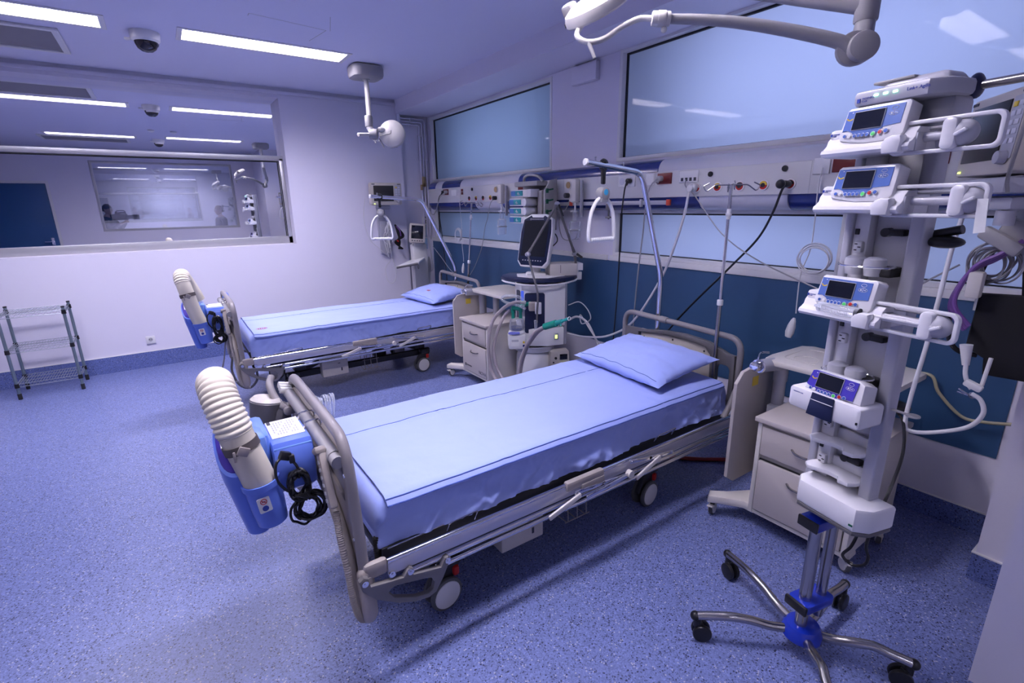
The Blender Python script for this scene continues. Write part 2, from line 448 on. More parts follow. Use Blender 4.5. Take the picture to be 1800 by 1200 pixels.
# window wall: openings for two high windows and three low ones
m = MB()
UP = [(.45, 3.045, 1.975, 2.80), (3.885, 6.46, 1.965, 2.775)]
LO = [(1.265, 3.045, 1.215, 1.60), (.45, 1.16, 1.215, 1.60), (4.0, 6.46, 1.215, 1.60)]
hol = [[(-b, c), (-a, c), (-a, d), (-b, d)] for (a, b, c, d) in UP + LO]
m.prism(rect_hole(-6.60, 1.2, 0, ZC), hol, .18, YZ((X1 + .18, 0, 0)))
struct(m.build('wall_right', M_['wall']))
# near end wall with its own observation window, left wall, corridor behind
m = MB()
m.prism(rect_hole(X0, X1 + .1, 0, ZC), [rect_hole(-1.10, 1.62, 1.20, 2.70), rect_hole(-2.9, -1.87, 0.0, 2.22)], .14, XZ((0, Y0, 0)))
struct(m.build('wall_near', M_['wall']))
m = MB(); m.box((X0 - .06, 1.8, ZC / 2), (.12, 9.9, ZC)); struct(m.build('wall_left', M_['wall']))
m = MB(); m.box((0, -3.25, ZC / 2), (X1 - X0 + .8, .1, ZC)); m.box((X1 + .15, -2.2, ZC / 2), (.1, 2.2, ZC)); struct(m.build('wall_corridor', M_['wall']))
# pilaster and the return of the right wall close to the camera
m = MB(); m.box((2.95, .16, ZC / 2 + .06), (.42, .43, ZC - .13)); struct(m.build('wall_pilaster', M_['wall']))
m = MB(); m.box((2.62, -.43, ZC / 2), (1.05, 1.30, ZC)); m.M = Matrix.Identity(4)
o = struct(m.build('wall_return', M_['wall']))
# teal painted band below the low windows
m = MB(); m.box((X1 - .003, 3.50, .80), (.006, 6.10, .745)); struct(m.build('wall_band', M_['teal']))
# beam above the high windows
m = MB(); m.box((2.92, 2.9, 2.872), (.48, 7.2, .165)); struct(m.build('trim_1', M_['wall']))
# skirting
m = MB(); m.box(((X0 + 2.735) / 2, Y1 - .004, .085), (2.735 - X0, .008, .17)); m.mi = 1; m.box(((X0 + 2.735) / 2, Y1 - .005, .1725), (2.735 - X0, .010, .006))
struct(m.build('baseboard_far', [M_['base'], M_['whiteframe']]))
m = MB(); m.box((X1 - .004, 3.5, .062), (.008, 6.2, .125)); m.mi = 1; m.box((X1 - .005, 3.5, .1265), (.010, 6.2, .005)); struct(m.build('baseboard_right', [M_['base'], M_['whiteframe']]))
m = MB(); m.box((2.95, .16, .065), (.44, .45, .13)); m.mi = 1; m.box((2.95, .16, .1325), (.445, .455, .006)); struct(m.build('baseboard_pilaster', [M_['base'], M_['whiteframe']]))
m = MB(); m.box((0, Y0 + .004, .06), (X1 - X0, .008, .12)); struct(m.build('baseboard_near', M_['base']))

# windows of the right wall: white frame, black seal, frosted pane lit from the far side
def window(n, a, b, c, d, label=None):
    m = MB(); w = .03
    xs = X1 + .015
    m.prism(rect_hole(-b, -a, c, d), [rect_hole(-b + w, -a - w, c + w, d - w)], .09, YZ((xs + .07, 0, 0)), bev=.003)
    f = struct(m.build('window_%d' % n, M_['whiteframe']))
    m = MB(); m.prism(rect_hole(-b + w, -a - w, c + w, d - w), [rect_hole(-b + w + .009, -a - w - .009, c + w + .006, d - w - .012)], .02, YZ((xs + .045, 0, 0)))
    struct(m.build('pane_seal', M_['seal'], f))
    m = MB(); y0, y1 = a + w, b - w
    m.box((xs + .05, (y0 + y1) / 2, (c + d) / 2), (.006, y1 - y0, d - c - 2 * w))
    struct(m.build('pane', M_['frost'], f))
    return f
k = 1
for q in UP + LO:
    k += 1; window(k, *q)
# white cover strip under the low windows
m = MB(); m.box((X1 - .006, 4.82, 1.195), (.022, 3.44, .045), bev=.004); m.box((X1 - .006, 1.76, 1.195), (.022, 2.62, .045), bev=.004); struct(m.build('trim_2', M_['whiteframe']))

# observation window of the far wall
m = MB(); yg = 6.71
m.box(((WX0 + WX1) / 2, yg - .03, 2.215), (WX1 - WX0, .06, .055), bev=.004)
m.box(((WX0 + WX1) / 2, yg - .03, WZ0 + .04), (WX1 - WX0, .06, .085), bev=.004)
m.box((WX1 - .022, yg - .03, (WZ0 + 2.215) / 2), (.044, .06, 2.215 - WZ0), bev=.004)
f = struct(m.build('window_1', M_['alu']))
m = MB(); m.box(((WX0 + WX1) / 2 - .02, yg - .045, 2.183), (WX1 - WX0 - .05, .012, .010)); m.box((WX1 - .047, yg - .045, 1.75), (.006, .012, .87)); struct(m.build('pane_seal', M_['seal'], f))
m = MB(); m.box(((WX0 + WX1) / 2, yg + .006, (WZ0 + WZ1) / 2), (WX1 - WX0 + .04, .012, WZ1 - WZ0 + .04)); struct(m.build('pane', M_['mirror'], f))
# observation window of the near wall and the blue door beside it
m = MB()
m.prism(rect_hole(-1.10, 1.62, 1.20, 2.70), [rect_hole(-1.05, 1.57, 1.25, 2.65)], .06, XZ((0, -1.08, 0)), bev=.004)
f = struct(m.build('window_7', M_['alu']))
m = MB(); m.box((.26, -1.10, 1.95), (2.66, .008, 1.44)); struct(m.build('pane', M_['mirrorhalf'], f))
m = MB(); m.box((-2.385, -1.02, 1.11), (1.02, .045, 2.21), bev=.003); f = struct(m.build('door_1', M_['doorblue']))
m = MB(); m.tube(fillet([(-1.97, -1.0, 1.03), (-1.97, -.945, 1.03), (-2.10, -.945, 1.03)], .02), .010); m.box((-1.97, -.998, 1.03), (.05, .01, .16), bev=.004); m.build('door_handle', M_['chrome'], f)
m = MB(); m.prism(rect_hole(-2.95, -1.82, 0, 2.27), [rect_hole(-2.9, -1.87, -.0, 2.22)], .03, XZ((0, -.99, 0))); struct(m.build('trim_3', M_['whiteframe']))

# surface pipes in the far corner and the conduit under the ceiling
m = MB()
m.box((-.3, Y1 - .012, 2.895), (6.0, .024, .035), bev=.003)
m.box((2.70, Y1 - .014, 2.86), (.03, .028, .11), bev=.003)
struct(m.build('trim_4', M_['wall']))
m = MB()
for i, (zz, xx) in enumerate(((2.755, 3.10), (2.72, 3.06), (2.685, 3.02))):
    m.tube(fillet([(2.70, Y1 - .02, zz + .02), (2.76, Y1 + .05, zz), (xx, Y1 + .05, zz), (xx, Y1 + .05, 1.25)], .04), .011, n=8, smooth=False)
m.box((3.06, Y1 + .05, 2.55), (.13, .02, .012)); m.box((3.06, Y1 + .05, 2.25), (.13, .02, .012)); m.box((2.9, Y1 + .05, 2.72), (.012, .02, .10)); m.box((2.71, Y1 - .012, 2.79), (.045, .03, .22), bev=.004)
o = struct(m.build('trim_5', M_['wall']))
m = MB(); m.box((3.04, Y1 + .045, 1.97), (.05, .05, .13), bev=.008); m.cyl((3.0, Y1 + .03, 1.93), (3.0, Y1 + .03, 1.86), .015); m.build('valve', M_['brass'], o)
# shallow cover plate on the beam wall above the pillar
m = MB(); m.box((3.13, 3.42, 2.70), (.05, .30, .14), bev=.006); struct(m.build('trim_6', M_['wall']))

# ------------------------------------------------------------------ ceiling fittings
def ceiling_light(x0, x1, yc, label, tube='tubelight'):
    w = .27; L = x1 - x0
    t = empty('ceiling_light', ((x0 + x1) / 2, yc, ZC), 0, label, 'ceiling light', 'recessed ceiling lights')
    m = MB(); m.prism(rect_hole(-L / 2 - .034, L / 2 + .034, -w / 2 - .034, w / 2 + .034), [rect_hole(-L / 2 + .002, L / 2 - .002, -w / 2 + .002, w / 2 - .002)], .006, Matrix.Translation((0, 0, -.006)), bev=.002)
    m.build('frame', M_['whiteframe'], t)
    m = MB(); m.box((0, 0, .058), (L, w, .01))
    for q in (-1, 1): m.box((q * (L / 2 - .002), 0, .03), (.003, w - .002, .056)); m.box((0, q * (w / 2 - .002), .03), (L - .002, .003, .056))
    m.build('reflector_box', M_['whiteframe'], t)
    m = MB(); m.box((0, 0, .046), (L - .02, w - .02, .006)); m.build('diffuser', M_[tube], t)
    m = MB()
    n = int(L / .075)
    for i in range(1, n): m.box((-L / 2 + i * L / n, 0, .014), (.003, w - .006, .028))
    m.box((0, 0, .014), (L - .006, .003, .028)); m.build('louvre', M_['whiteframe'], t)
    return t
ceiling_light(.36, 1.59, 4.955, 'long recessed strip light beside the hospital bed lamp, above the far bed')
ceiling_light(-1.37, -.135, 4.955, 'recessed strip light above the grey air vent, left of the dome camera')
ceiling_light(.33, 1.57, 1.58, 'strip light over the near bed, seen only in the dark reflections')
ceiling_light(-1.39, -.16, 1.45, 'strip light over the open floor near the door, seen only reflected', 'tubedim')

ceiling_light(-.35, .95, -2.25, 'added strip light brightening the corridor behind the near window')  # added lamp, lights up the people behind the near window

def dome_camera(x, y, label):
    t = empty('dome_camera', (x, y, ZC), 0, label, 'security camera', 'ceiling dome cameras')
    m = MB(); m.lathe([(0, 0), (.098, 0), (.098, -.02), (.094, -.055), (.080, -.068), (0, -.068)], 28); m.tube([(-.085, .03, -.045), (-.115, .045, -.05), (-.13, .05, -.045)], .011)
    m.build('housing', M_['white'], t)
    m = MB(); m.lathe([(.078, -.062), (.074, -.085), (.060, -.113), (.034, -.132), (0, -.138)], 28); m.build('dome', M_['darkdome'], t)
    m = MB(); m.lathe([(.081, -.06), (.081, -.075), (.076, -.088)], 28, ang=2.4); m.build('shroud', M_['white'], t)
    return t
dome_camera(.125, 5.06, 'white dome camera with smoked bubble between the two visible strip lights')
dome_camera(.20, 1.24, 'dome camera above the near bed, seen only in the observation window')
def air_vent(x, y, label):
    t = empty('air_vent', (x, y, ZC), 0, label, 'air vent', 'ceiling air vents')
    w, d = 1.3, .70
    m = MB(); m.prism(rect_hole(-w / 2, w / 2, -d / 2, d / 2), [rect_hole(-w / 2 + .045, w / 2 - .045, -d / 2 + .045, d / 2 - .045)], .02, Matrix.Translation((0, 0, -.02)), bev=.004); m.build('frame', M_['whiteframe'], t)
    m = MB(); m.box((0, 0, -.006), (w - .08, d - .08, .008)); m.build('filter', M_['vent'], t)
air_vent(-1.05, 5.63, 'large square grey air vent at the corner of the ceiling beside the far light')
air_vent(-.90, .85, 'ceiling air vent toward the blue door, seen only reflected')
for i, (x, y) in enumerate(((.10, 2.6), (.42, 2.55))):
    m = MB(); m.lathe([(0, 0), (.05, 0), (.05, -.015), (.03, -.035), (0, -.04)], 20)
    o = m.build('smoke_detector', M_['white'], loc=(x, y, ZC)); tag(o, ['small white smoke detector on the ceiling, nearer the left of two', 'small white smoke detector on the ceiling beside the other one'][i], 'smoke detector', 'ceiling smoke detectors')
# wall socket
t = empty('wall_socket', (-.305, Y1, .296), 0, 'white single wall socket low on the wall above the blue skirting', 'socket')
m = MB(); m.box((0, -.006, 0), (.082, .012, .082), bev=.004); m.build('plate', M_['white'], t)
m = MB(); m.cyl((0, -.0125, .005), (0, -.0115, .005), .020, n=20); m.build('recess', M_['inkgrey'], t)
m = MB(); m.cyl((-.009, -.0135, .008), (-.009, -.012, .008), .004, n=8); m.cyl((.009, -.0135, .008), (.009, -.012, .008), .004, n=8); m.build('pin_hole', M_['ink'], t)
# ================================================================== hospital beds (local: x from foot to head, y across, near side -y)
def make_bed(loc, label):
    t = empty('hospital_bed', loc, 0, label, 'hospital bed', 'hospital beds')
    # foot end ------------------------------------------------------
    m = MB()
    half = [(0.0, -.478, .30), (0.0, -.470, .42), (0.0, -.445, .64), (-.001, -.425, .79), (-.002, -.408, .855), (-.003, -.372, .898), (-.004, -.32, .913), (-.004, -.16, .916)]
    pts = half + [(-.004, 0, .916)] + [(p[0], -p[1], p[2]) for p in half[::-1]]
    m.tube(pts, .0195, n=12, res=6)
    fr = m.build('foot_frame', M_['bedgrey'], t)
    m = MB()
    for s in (-1, 1):
        for z, q in ((.79, .425), (.56, .452)): m.cyl((-.0165, s * q, z), (-.021, s * q, z), .008, n=12)
    m.each('screw', M_['chrome'], fr)
    m = MB()
    for s in (-1, 1):
        m.lathe([(.020, .43), (.028, .425), (.030, .40), (.029, .33), (.031, .32), (.031, .26), (.022, .24), (0, .24)], 18, Matrix.Translation((0, s * .474, 0)))
    m.each('post_socket', M_['bedtaupe'], t)
    m = MB(); m.tube([(-.030, -.415, .838), (-.033, -.20, .845), (-.034, .0, .847), (-.033, .20, .845), (-.030, .415, .838)], .0225, n=14)
    for q in (-1, 1): m.cyl((-.030, q * .375, .8395), (-.030, q * .362, .840), .0255, n=14)
    m.build('foot_crossbar', M_['lampgrey'], t)
    m = MB()
    out = [(-.485, .33), (-.43, .33), (-.40, .45), (-.33, .56), (-.20, .635), (0, .655), (.20, .635), (.33, .56), (.40, .45), (.43, .33), (.485, .33), (.455, .60), (.415, .845), (.37, .86), (-.37, .86), (-.415, .845), (-.455, .60)]
    m.prism(out, [[(-.36, .80), (-.365, .66), (-.26, .68), (0, .71), (.26, .68), (.365, .66), (.36, .80)]], .024, YZ((.012, 0, 0)), bev=.005)
    m.build('footboard', M_['bedtaupe'], t)
    m = MB(); m.box((.004, 0, .74), (.008, .74, .14), bev=.002); m.build('footboard_panel', M_['boardbeige'], t)
    m = MB(); m.tube([(-.020, -.468, .30), (-.028, -.43, .42), (-.030, -.36, .54), (-.031, -.22, .625), (-.032, 0, .652), (-.031, .22, .625), (-.030, .36, .54), (-.028, .43, .42), (-.020, .468, .30)], .020, n=12); m.build('bumper_bow', M_['bedtaupe'], t)
    # corrugated cord and hand control on the near post
    m = MB(); m.tube([(-.055, -.41, .66), (-.058, -.435, .58), (-.052, -.462, .45), (-.048, -.478, .34), (-.03, -.48, .26), (.02, -.44, .21)], .012, n=10, res=30, rfn=lambda f, i: .0125 if i % 2 else .010)
    m.build('corrugated_cord', M_['bedtaupe'], t)
    Hc = Matrix.Translation((-.062, -.365, .765)) @ Matrix.Rotation(-.48, 4, 'X')
    m = MB(); m.M = Hc; m.box((0, 0, 0), (.028, .052, .20), bev=.010); m.box((-.004, 0, .10), (.040, .060, .028), bev=.012)
    hc = m.build('hand_control', M_['bedtaupe'], t)
    for k in range(6):
        m = MB(); m.M = Hc; m.box((-.0145, 0, -.07 + .026 * k), (.004, .026, .013), bev=.001); m.build('button', M_['inkgrey'], hc)
    # head end ------------------------------------------------------
    m = MB()
    m.tube(fillet([(2.28, -.43, .36), (2.28, -.43, .875), (2.28, .47, .905), (2.28, .47, .36)], .085, 7), .0185, n=12, smooth=False)
    m.cyl((2.28, .10, .893), (2.28, .16, .895), .0225, n=14, bev=.004)
    m.build('head_frame', M_['bedgrey'], t)
    m = MB()
    top = [(-.45, .795), (-.28, .800), (-.12, .825), (.05, .835), (.22, .822), (.36, .775), (.405, .770)]
    out = [(-.46, .70)] + top + [(.415, .50), (.40, .42), (-.45, .42)]
    cut1 = [(-.33, .775), (-.13, .795), (.04, .80), (.20, .785), (.24, .74), (.255, .46), (-.30, .46), (-.33, .70)]
    cut2 = rrect(.085, .20, .03, 4, .335, .60)
    m.prism(out, [cut1, cut2], .030, YZ((2.295, 0, 0)), bev=.006)
    hp = m.build('headboard_frame', M_['beddark'], t)
    m = MB(); m.box((2.288, .035, .615), (.010, .57, .37), bev=.002); hb = m.build('headboard', M_['boardbeige'], t)
    m = MB()
    for y, z in ((.29, .745), (.05, .772), (-.19, .750)): m.sph((2.281, y, z), .007, 10, (.5, 1, 1))
    m.each('screw', M_['black'], hb)
    m = MB(); m.tube(fillet([(2.10, -.47, .45), (2.14, -.475, .50), (2.19, -.475, .60), (2.26, -.47, .62), (2.29, -.44, .60)], .03), .016, n=10, smooth=False); m.build('backrest_arm', M_['bedgrey'], t)
    # lying surface and under carriage -------------------------------
    m = MB(); m.box((1.15, 0, .445), (2.16, .80, .045), bev=.01)
    for s in (-1, 1): m.box((1.15, s * .415, .435), (2.14, .03, .05), bev=.006)
    for k in range(9): m.box((.15 + .25 * k, 0, .475), (.05, .78, .016), bev=.004)
    m.build('mattress_platform', M_['undercar'], t)
    m = MB()
    m.box((1.16, 0, .335), (1.85, .10, .07), bev=.01); m.box((.45, 0, .27), (.10, .64, .07), bev=.012); m.box((1.62, 0, .27), (.10, .64, .07), bev=.012)
    for s in (-1, 1):
        m.box((1.03, s * .26, .19), (1.42, .05, .06), bev=.01)
        m.box((.60, s * .24, .26), (.38, .04, .045), bev=.01, rot=Euler((0, -.35, 0))); m.box((1.50, s * .24, .28), (.42, .04, .045), bev=.01, rot=Euler((0, .42, 0)))
    m.cyl((.75, 0, .25), (1.25, 0, .28), .04, n=14); m.box((.9, .1, .26), (.24, .12, .11), bev=.015); m.box((1.25, -.12, .215), (.10, .16, .08), bev=.01)
    m.build('undercarriage', M_['undercar'], t)
    m = MB(); m.box((.745, -.325, .235), (.235, .10, .175), bev=.008); cb = m.build('control_box', M_['boardbeige'], t)
    m = MB(); m.box((.80, -.376, .20), (.012, .002, .03)); m.box((.78, -.376, .26), (.02, .002, .006)); m.each('label_mark', M_['ink'], cb)
    m = MB(); m.box((.71, -.3, .345), (.05, .03, .05), bev=.006); m.build('junction_box', M_['beddark'], cb)
    m = MB()
    for dx in (0, .06, .12): m.tube(fillet([(1.02 + dx, -.36, .30), (1.02 + dx, -.37, .14), (1.02 + dx, -.25, .14), (1.02 + dx, -.24, .30)], .02), .003, n=6, smooth=False)
    m.tube([(1.0, -.37, .15), (1.16, -.37, .15)], .003, n=6, smooth=False); m.tube([(1.0, -.37, .24), (1.16, -.37, .24)], .003, n=6, smooth=False)
    m.build('wire_basket', M_['bedgrey'], t)
    # side rails, folded down, each side ------------------------------
    for s in (-1, 1):
        y = s * .492
        m = MB()
        m.box((1.125, y, .425), (2.10, .016, .052), bev=.004)
        r = m.build('side_rail', M_['rail'], t)
        m = MB(); m.cyl((.075, y, .456), (2.17, y, .456), .0105, n=12); m.build('rail_top_tube', M_['chrome'], r)
        m = MB(); m.cyl((.145, y - s * .006, .372), (2.16, y - s * .006, .372), .0125, n=12); m.cyl((.26, y - s * .004, .338), (2.155, y - s * .004, .338), .0115, n=12); m.each('rail_lower_tube', M_['chrome'], r)
        m = MB(); m.box((.035, s * .483, .440), (.085, .030, .062), bev=.014); m.sph((.0, s * .476, .428), .030, 12, (1, .8, 1)); m.build('rail_end_cap', M_['bedtaupe'], r)
        m = MB(); m.box((1.0, y + s * .004, .452), (.225, .032, .045), bev=.010); m.box((1.04, y + s * .018, .430), (.14, .012, .030), bev=.004); m.build('rail_grip', M_['bedtaupe'], r)
        m = MB(); m.box((1.0, y + s * .0155, .462), (.022, .003, .010)); m.build('grip_mark', M_['greenplast'], r)
        m = MB(); m.cyl((.085, y + s * .006, .405), (.085, y + s * .016, .405), .012, n=14); m.cyl((.085, y + s * .014, .405), (.085, y + s * .018, .405), .005, n=8)
        m.build('rail_bolt', M_['chrome'], r)
        def bar(mb, a, b, w=.022, th=.007, off=.026):
            a = V((a[0], 0, a[1])); b = V((b[0], 0, b[1])); d = b - a; L = d.length
            ang = math.atan2(d.z, d.x)
            mb.box(((a.x + b.x) / 2, y + s * off, (a.z + b.z) / 2), (L + w, th, w), bev=w * .3, rot=Euler((0, -ang, 0)))
        m = MB()
        bar(m, (.935, .420), (1.10, .408)); bar(m, (1.10, .408), (1.255, .395)); bar(m, (1.0, .378), (1.30, .402), off=.034); bar(m, (1.285, .458), (1.42, .435)); bar(m, (1.42, .435), (1.585, .415))
        for x, z in ((.935, .42), (1.10, .408), (1.255, .395), (1.285, .458), (1.585, .415)): m.cyl((x, y + s * .026, z), (x, y + s * .036, z), .006, n=10)
        m.build('scissor_link', M_['chrome'], r)
        m = MB(); bar(m, (.785, .362), (.94, .405), .026, .012, .036); bar(m, (1.325, .365), (1.475, .420), .026, .012, .036)
        m.each('rail_strut', M_['beigelight'], r)
        m = MB(); m.cyl((1.27, y + s * .02, .40), (1.27, y + s * .045, .40), .019, n=16); m.build('pivot_ring', M_['beigelight'], r)
        # fender plate with its oval grip hole under the foot end
        m = MB()
        out = [(-.032, .434), (-.016, .446), (.0, .436), (.006, .400), (.122, .380), (.138, .402), (.150, .409), (.160, .400), (.160, .374), (.268, .352), (.285, .384), (.298, .388), (.311, .374), (.275, .305), (.243, .256), (.215, .246), (.160, .254), (.095, .284), (.017, .340), (-.024, .392)]
        hole = [(.064, .345), (.074, .357), (.090, .361), (.205, .334), (.228, .324), (.238, .304), (.230, .276), (.212, .266), (.161, .276), (.083, .316)]
        m.prism(out, [hole], .022, XZ((0, s * .505 + .011, 0)), bev=.004)
        f = m.build('side_fender', M_['fender'], t)
        m = MB()
        for x, z in ((-.014, .424), (.148, .394), (.295, .372)): m.cyl((x, s * .515, z), (x, s * .522, z), .0115, n=14); m.cyl((x, s * .520, z), (x, s * .524, z), .005, n=8)
        m.build('fender_bolt', M_['chrome'], f)
        m = MB(); m.tube(fillet([(.34, s * .43, .43), (.34, s * .458, .478), (.465, s * .458, .484), (.465, s * .43, .43)], .012), .0035, n=8, smooth=False)
        m.tube([(.10, s * .43, .455), (.36, s * .43, .462)], .0028, n=6, smooth=False)
        m.tube(fillet([(1.55, s * .43, .45), (1.55, s * .458, .492), (1.69, s * .458, .498), (1.69, s * .43, .45)], .012), .0035, n=8, smooth=False)
        m.each('mattress_bracket', M_['chrome'], t)
        m = MB(); m.tube([(.07, s * .40, .50), (.07, s * .405, .42), (.08, s * .40, .36)], .012, n=8, res=20, rfn=lambda q, i: .012 if i % 2 else .009); m.build('spring', M_['rubber'], t)
    # castors ---------------------------------------------------------
    for (x, sy, ty) in ((.35, -1, .10), (.35, 1, -.2), (1.62, -1, .12), (1.62, 1, .2)):
        c = empty('caster', (x, sy * .335, 0), ty); c.parent = t
        m = MB(); m.box((.035, 0, .215), (.10, .075, .05), bev=.018); m.prism([(-.075, .095), (-.05, .16), (.0, .21), (.075, .225), (.095, .19), (.06, .14), (.02, .075), (-.03, .05)], [], .030, XZ((0, .015 - .0, 0)), bev=.008)
        m.build('fork', M_['undercar'], c)
        m = MB()
        for q in (-1, 1): m.cyl((0, q * .019, .076), (0, q * .040, .076), .075, n=28, bev=.008)
        m.each('tyre', M_['tyre'], c)
        m = MB()
        for q in (-1, 1): m.lathe([(.062, .0), (.060, .004), (.030, .008), (0, .009)], 26, Matrix.Translation((0, q * .039, .076)) @ Matrix.Rotation(-q * pi / 2, 4, 'X'))
        m.each('wheel_disc', M_['wheelwhite'], c)
        m = MB(); m.box((.058, -.012 if sy < 0 else .012, .155), (.03, .035, .045), bev=.01); m.build('brake_pedal', M_['red'], c)
    return t
BED1 = (.38, 1.95, 0); BED2 = (.36, 4.88, 0)
bed1 = make_bed(BED1, 'grey hospital bed nearest the camera, its footboard carrying the large ribbed hose blower')
bed2 = copy_tree(bed1); bed2.location = BED2; bed2['label'] = 'grey hospital bed farther back, parallel to the white wall with the observation window'
# thin drain tube of the far bed
m = MB(); m.tube([(-.045, -.10, .40), (-.07, -.18, .30), (-.04, -.26, .20), (.03, -.32, .17), (.09, -.36, .24), (.10, -.38, .34)], .010, n=8); m.build('loose_cord', M_['beddark'], bed2)
m = MB(); m.tube([(-.06, -.05, .60), (-.11, -.16, .42), (-.14, -.20, .32), (-.10, -.28, .25), (-.02, -.38, .26)], .006, n=8); m.build('grey_tube', M_['greycable'], bed2)

# ------------------------------------------------------------------ bedding
from mathutils import noise as NZ
def fbm(x, y, z=0): return NZ.fractal(V((x, y, z)), 1.0, 2.0, 4)
def make_mattress(loc, seed, label, stamp):
    t = empty('mattress', loc, 0, label, 'mattress', 'blue covered mattresses')
    L, W, H = 2.13, .83, .155
    x0, z0 = .07, .484
    def prof(v):   # v 0..1 around the section: near bottom, side, top, far side, bottom
        pass
    ring = []
    hw = W / 2; r = .045
    ring.append((-hw + .06, 0)); ring.append((-hw + .02, -.004)); ring.append((-hw + .002, -.022))
    for k in range(13): ring.append((-hw, -.012 + (H - r + .012) * k / 12))
    for k in range(1, 6): a = pi - (pi / 2) * k / 5; ring.append((-hw + r + r * cos(a), H - r + r * sin(a)))
    for k in range(1, 30): ring.append((-hw + r + (W - 2 * r) * k / 30, H))
    for k in range(0, 6): a = pi / 2 - (pi / 2) * k / 5; ring.append((hw - r + r * cos(a), H - r + r * sin(a)))
    for k in range(1, 13): ring.append((hw, H - r - (H - r + .012) * k / 12))
    ring.append((hw - .002, -.022)); ring.append((hw - .02, -.004)); ring.append((hw - .06, 0))
    NU = 260; verts = []; faces = []
    n = len(ring)
    us = []
    for i in range(NU + 1):
        f = i / NU; us.append(f)
    for i, f in enumerate(us):
        e = min(f, 1 - f) * L
        k = 1.0 if e > .05 else math.sqrt(max(0, 1 - (1 - e / .05) ** 2)) * .35 + .65
        x = x0 + L * f
        for (y, z) in ring:
            zz = z
            side = max(0, min(1, (H - z) / .08))
            yy = y * (1 - (1 - k) * .10)
            zz = z * (k if z > .03 else 1)
            # tucked-in folds of the overhanging side
            rg = (1 - min(1, abs(fbm(x * 4.2 - z * 5.5 + seed, z * 5 + x * 1.3, 2 * seed)) * 3.2)) ** 2
            rg2 = (1 - min(1, abs(fbm(x * 9 + z * 9 + seed, z * 6, 3.3 + seed)) * 3.5)) ** 2
            fold = side * (.012 * rg + .004 * rg2 + .016 * fbm(x * 5.5 + z * 4 + seed, z * 6, seed) + .016 * fbm(x * 2.2 + z * 3 + seed, 3.1, seed) + .010 * max(0, fbm(x * 12 - z * 10 + seed, z * 3, 4.4)) + .012 * (1 - min(1, z / .05)))
            lift = fbm(x * 1.7 + seed, y * 3, 5 + seed) * .004 * (1 - side)
            dx = 0
            if f < .001 or f > .999: dx = 0
            yy += (-fold if y < 0 else fold) * (1 if abs(y) > hw - .05 else 0)
            zz += lift + (.009 * fbm(x * 2.3 + seed, 8.2, seed) if z < .02 else 0)
            verts.append(V((x + dx, yy, z0 + zz)))
    for i in range(NU):
        for j in range(n - 1): faces.append((i * n + j, i * n + j + 1, (i + 1) * n + j + 1, (i + 1) * n + j))
    faces.append(tuple(range(n))); faces.append(tuple(range(NU * n, NU * n + n)))
    m = MB(); m._put(verts, faces); m.build('mattress_cover', M_['sheet'], t, angle=70)
    return t
mat1 = make_mattress(BED1, 1.3, 'blue sheeted mattress on the bed nearest the camera', 0)
mat2 = make_mattress(BED2, 7.7, 'blue sheeted mattress on the farther bed by the white wall', 1)

def make_topsheet(loc, seed, label, far):
    """folded draw sheet lying flat, its hems hanging a little over the sides, with centre fold"""
    t = empty('draw_sheet', loc, 0, label, 'sheet', 'draw sheets')
    L, W = 2.03, .87
    xa = .085
    z0 = .484 + .155 + .006
    def pt(u, v, d=0):
        x = xa + .03 + L * u; y = -W / 2 + W * v
        e = abs(y) - .388
        drop = 0 if e < 0 else (1 - math.sqrt(max(0, 1 - min(1, e / .05) ** 2))) * .045
        yy = y if e < 0 else math.copysign(.388 + min(e, .046), y)
        z = z0 + fbm(x * 1.7 + seed, y * 3, 5 + seed) * .004 - drop + .003 * fbm(x * 6 + seed, y * 6, 2)
        z += .006 * math.exp(-((y - .16) / .012) ** 2)            # centre fold ridge
        z += .0025 * (math.exp(-((x - .62) / .008) ** 2) + math.exp(-((x - 1.12) / .008) ** 2) + math.exp(-((x - 1.62) / .008) ** 2))
        if u < .03: z += .004 * (1 - u / .03)
        return V((x, yy, z + d))
    m = MB(); NU, NV = 120, 64
    m.grid(lambda u, v: pt(u, v, .004), NU, NV); m.grid(lambda u, v: pt(u, 1 - v, 0), NU, NV)
    # closed rim
    for (a, b) in ((0, 0), (0, 1)):
        pass
    def rim(fa, N):
        vs = []
        for k in range(N + 1): vs += [fa(k / N, .004), fa(k / N, 0)]
        m._put(vs, [(2 * k, 2 * k + 1, 2 * k + 3, 2 * k + 2) for k in range(N)])
    rim(lambda s, d: pt(s, 0, d), NU); rim(lambda s, d: pt(s, 1, d), NU); rim(lambda s, d: pt(0, s, d), NV); rim(lambda s, d: pt(1, s, d), NV)
    o = m.build('sheet_cloth', M_['sheet'], t, angle=60)
    m = MB()
    def seam(v, off):
        pts = [pt(k / 60, v, off) for k in range(0, 61)]
        m.tube(pts, .0030, n=6, smooth=False)
    seam(.69, .0035); seam(.022, .0035); seam(.004, .0)  # first is the centre seam; the near edge lines paint in edge shading
    if far: pass
    m.build('seam', M_['hem'], t)
    return t
make_topsheet(BED1, 1.3, 'flat blue draw sheet spread on the mattress nearest the camera', 0)
ts2 = make_topsheet(BED2, 7.7, 'flat blue draw sheet with a small red stamp on the farther bed', 1)
# red laundry stamp on the far sheet
m = MB(); m.torus((.20, -.24, .6515), .035, .0014, n=28, m=4, sq=(1.3, .7))
for k in range(4): m.box((.175 + .017 * k, -.24, .6515), (.008, .018, .0012))
m.build('stamp', M_['red'], ts2)

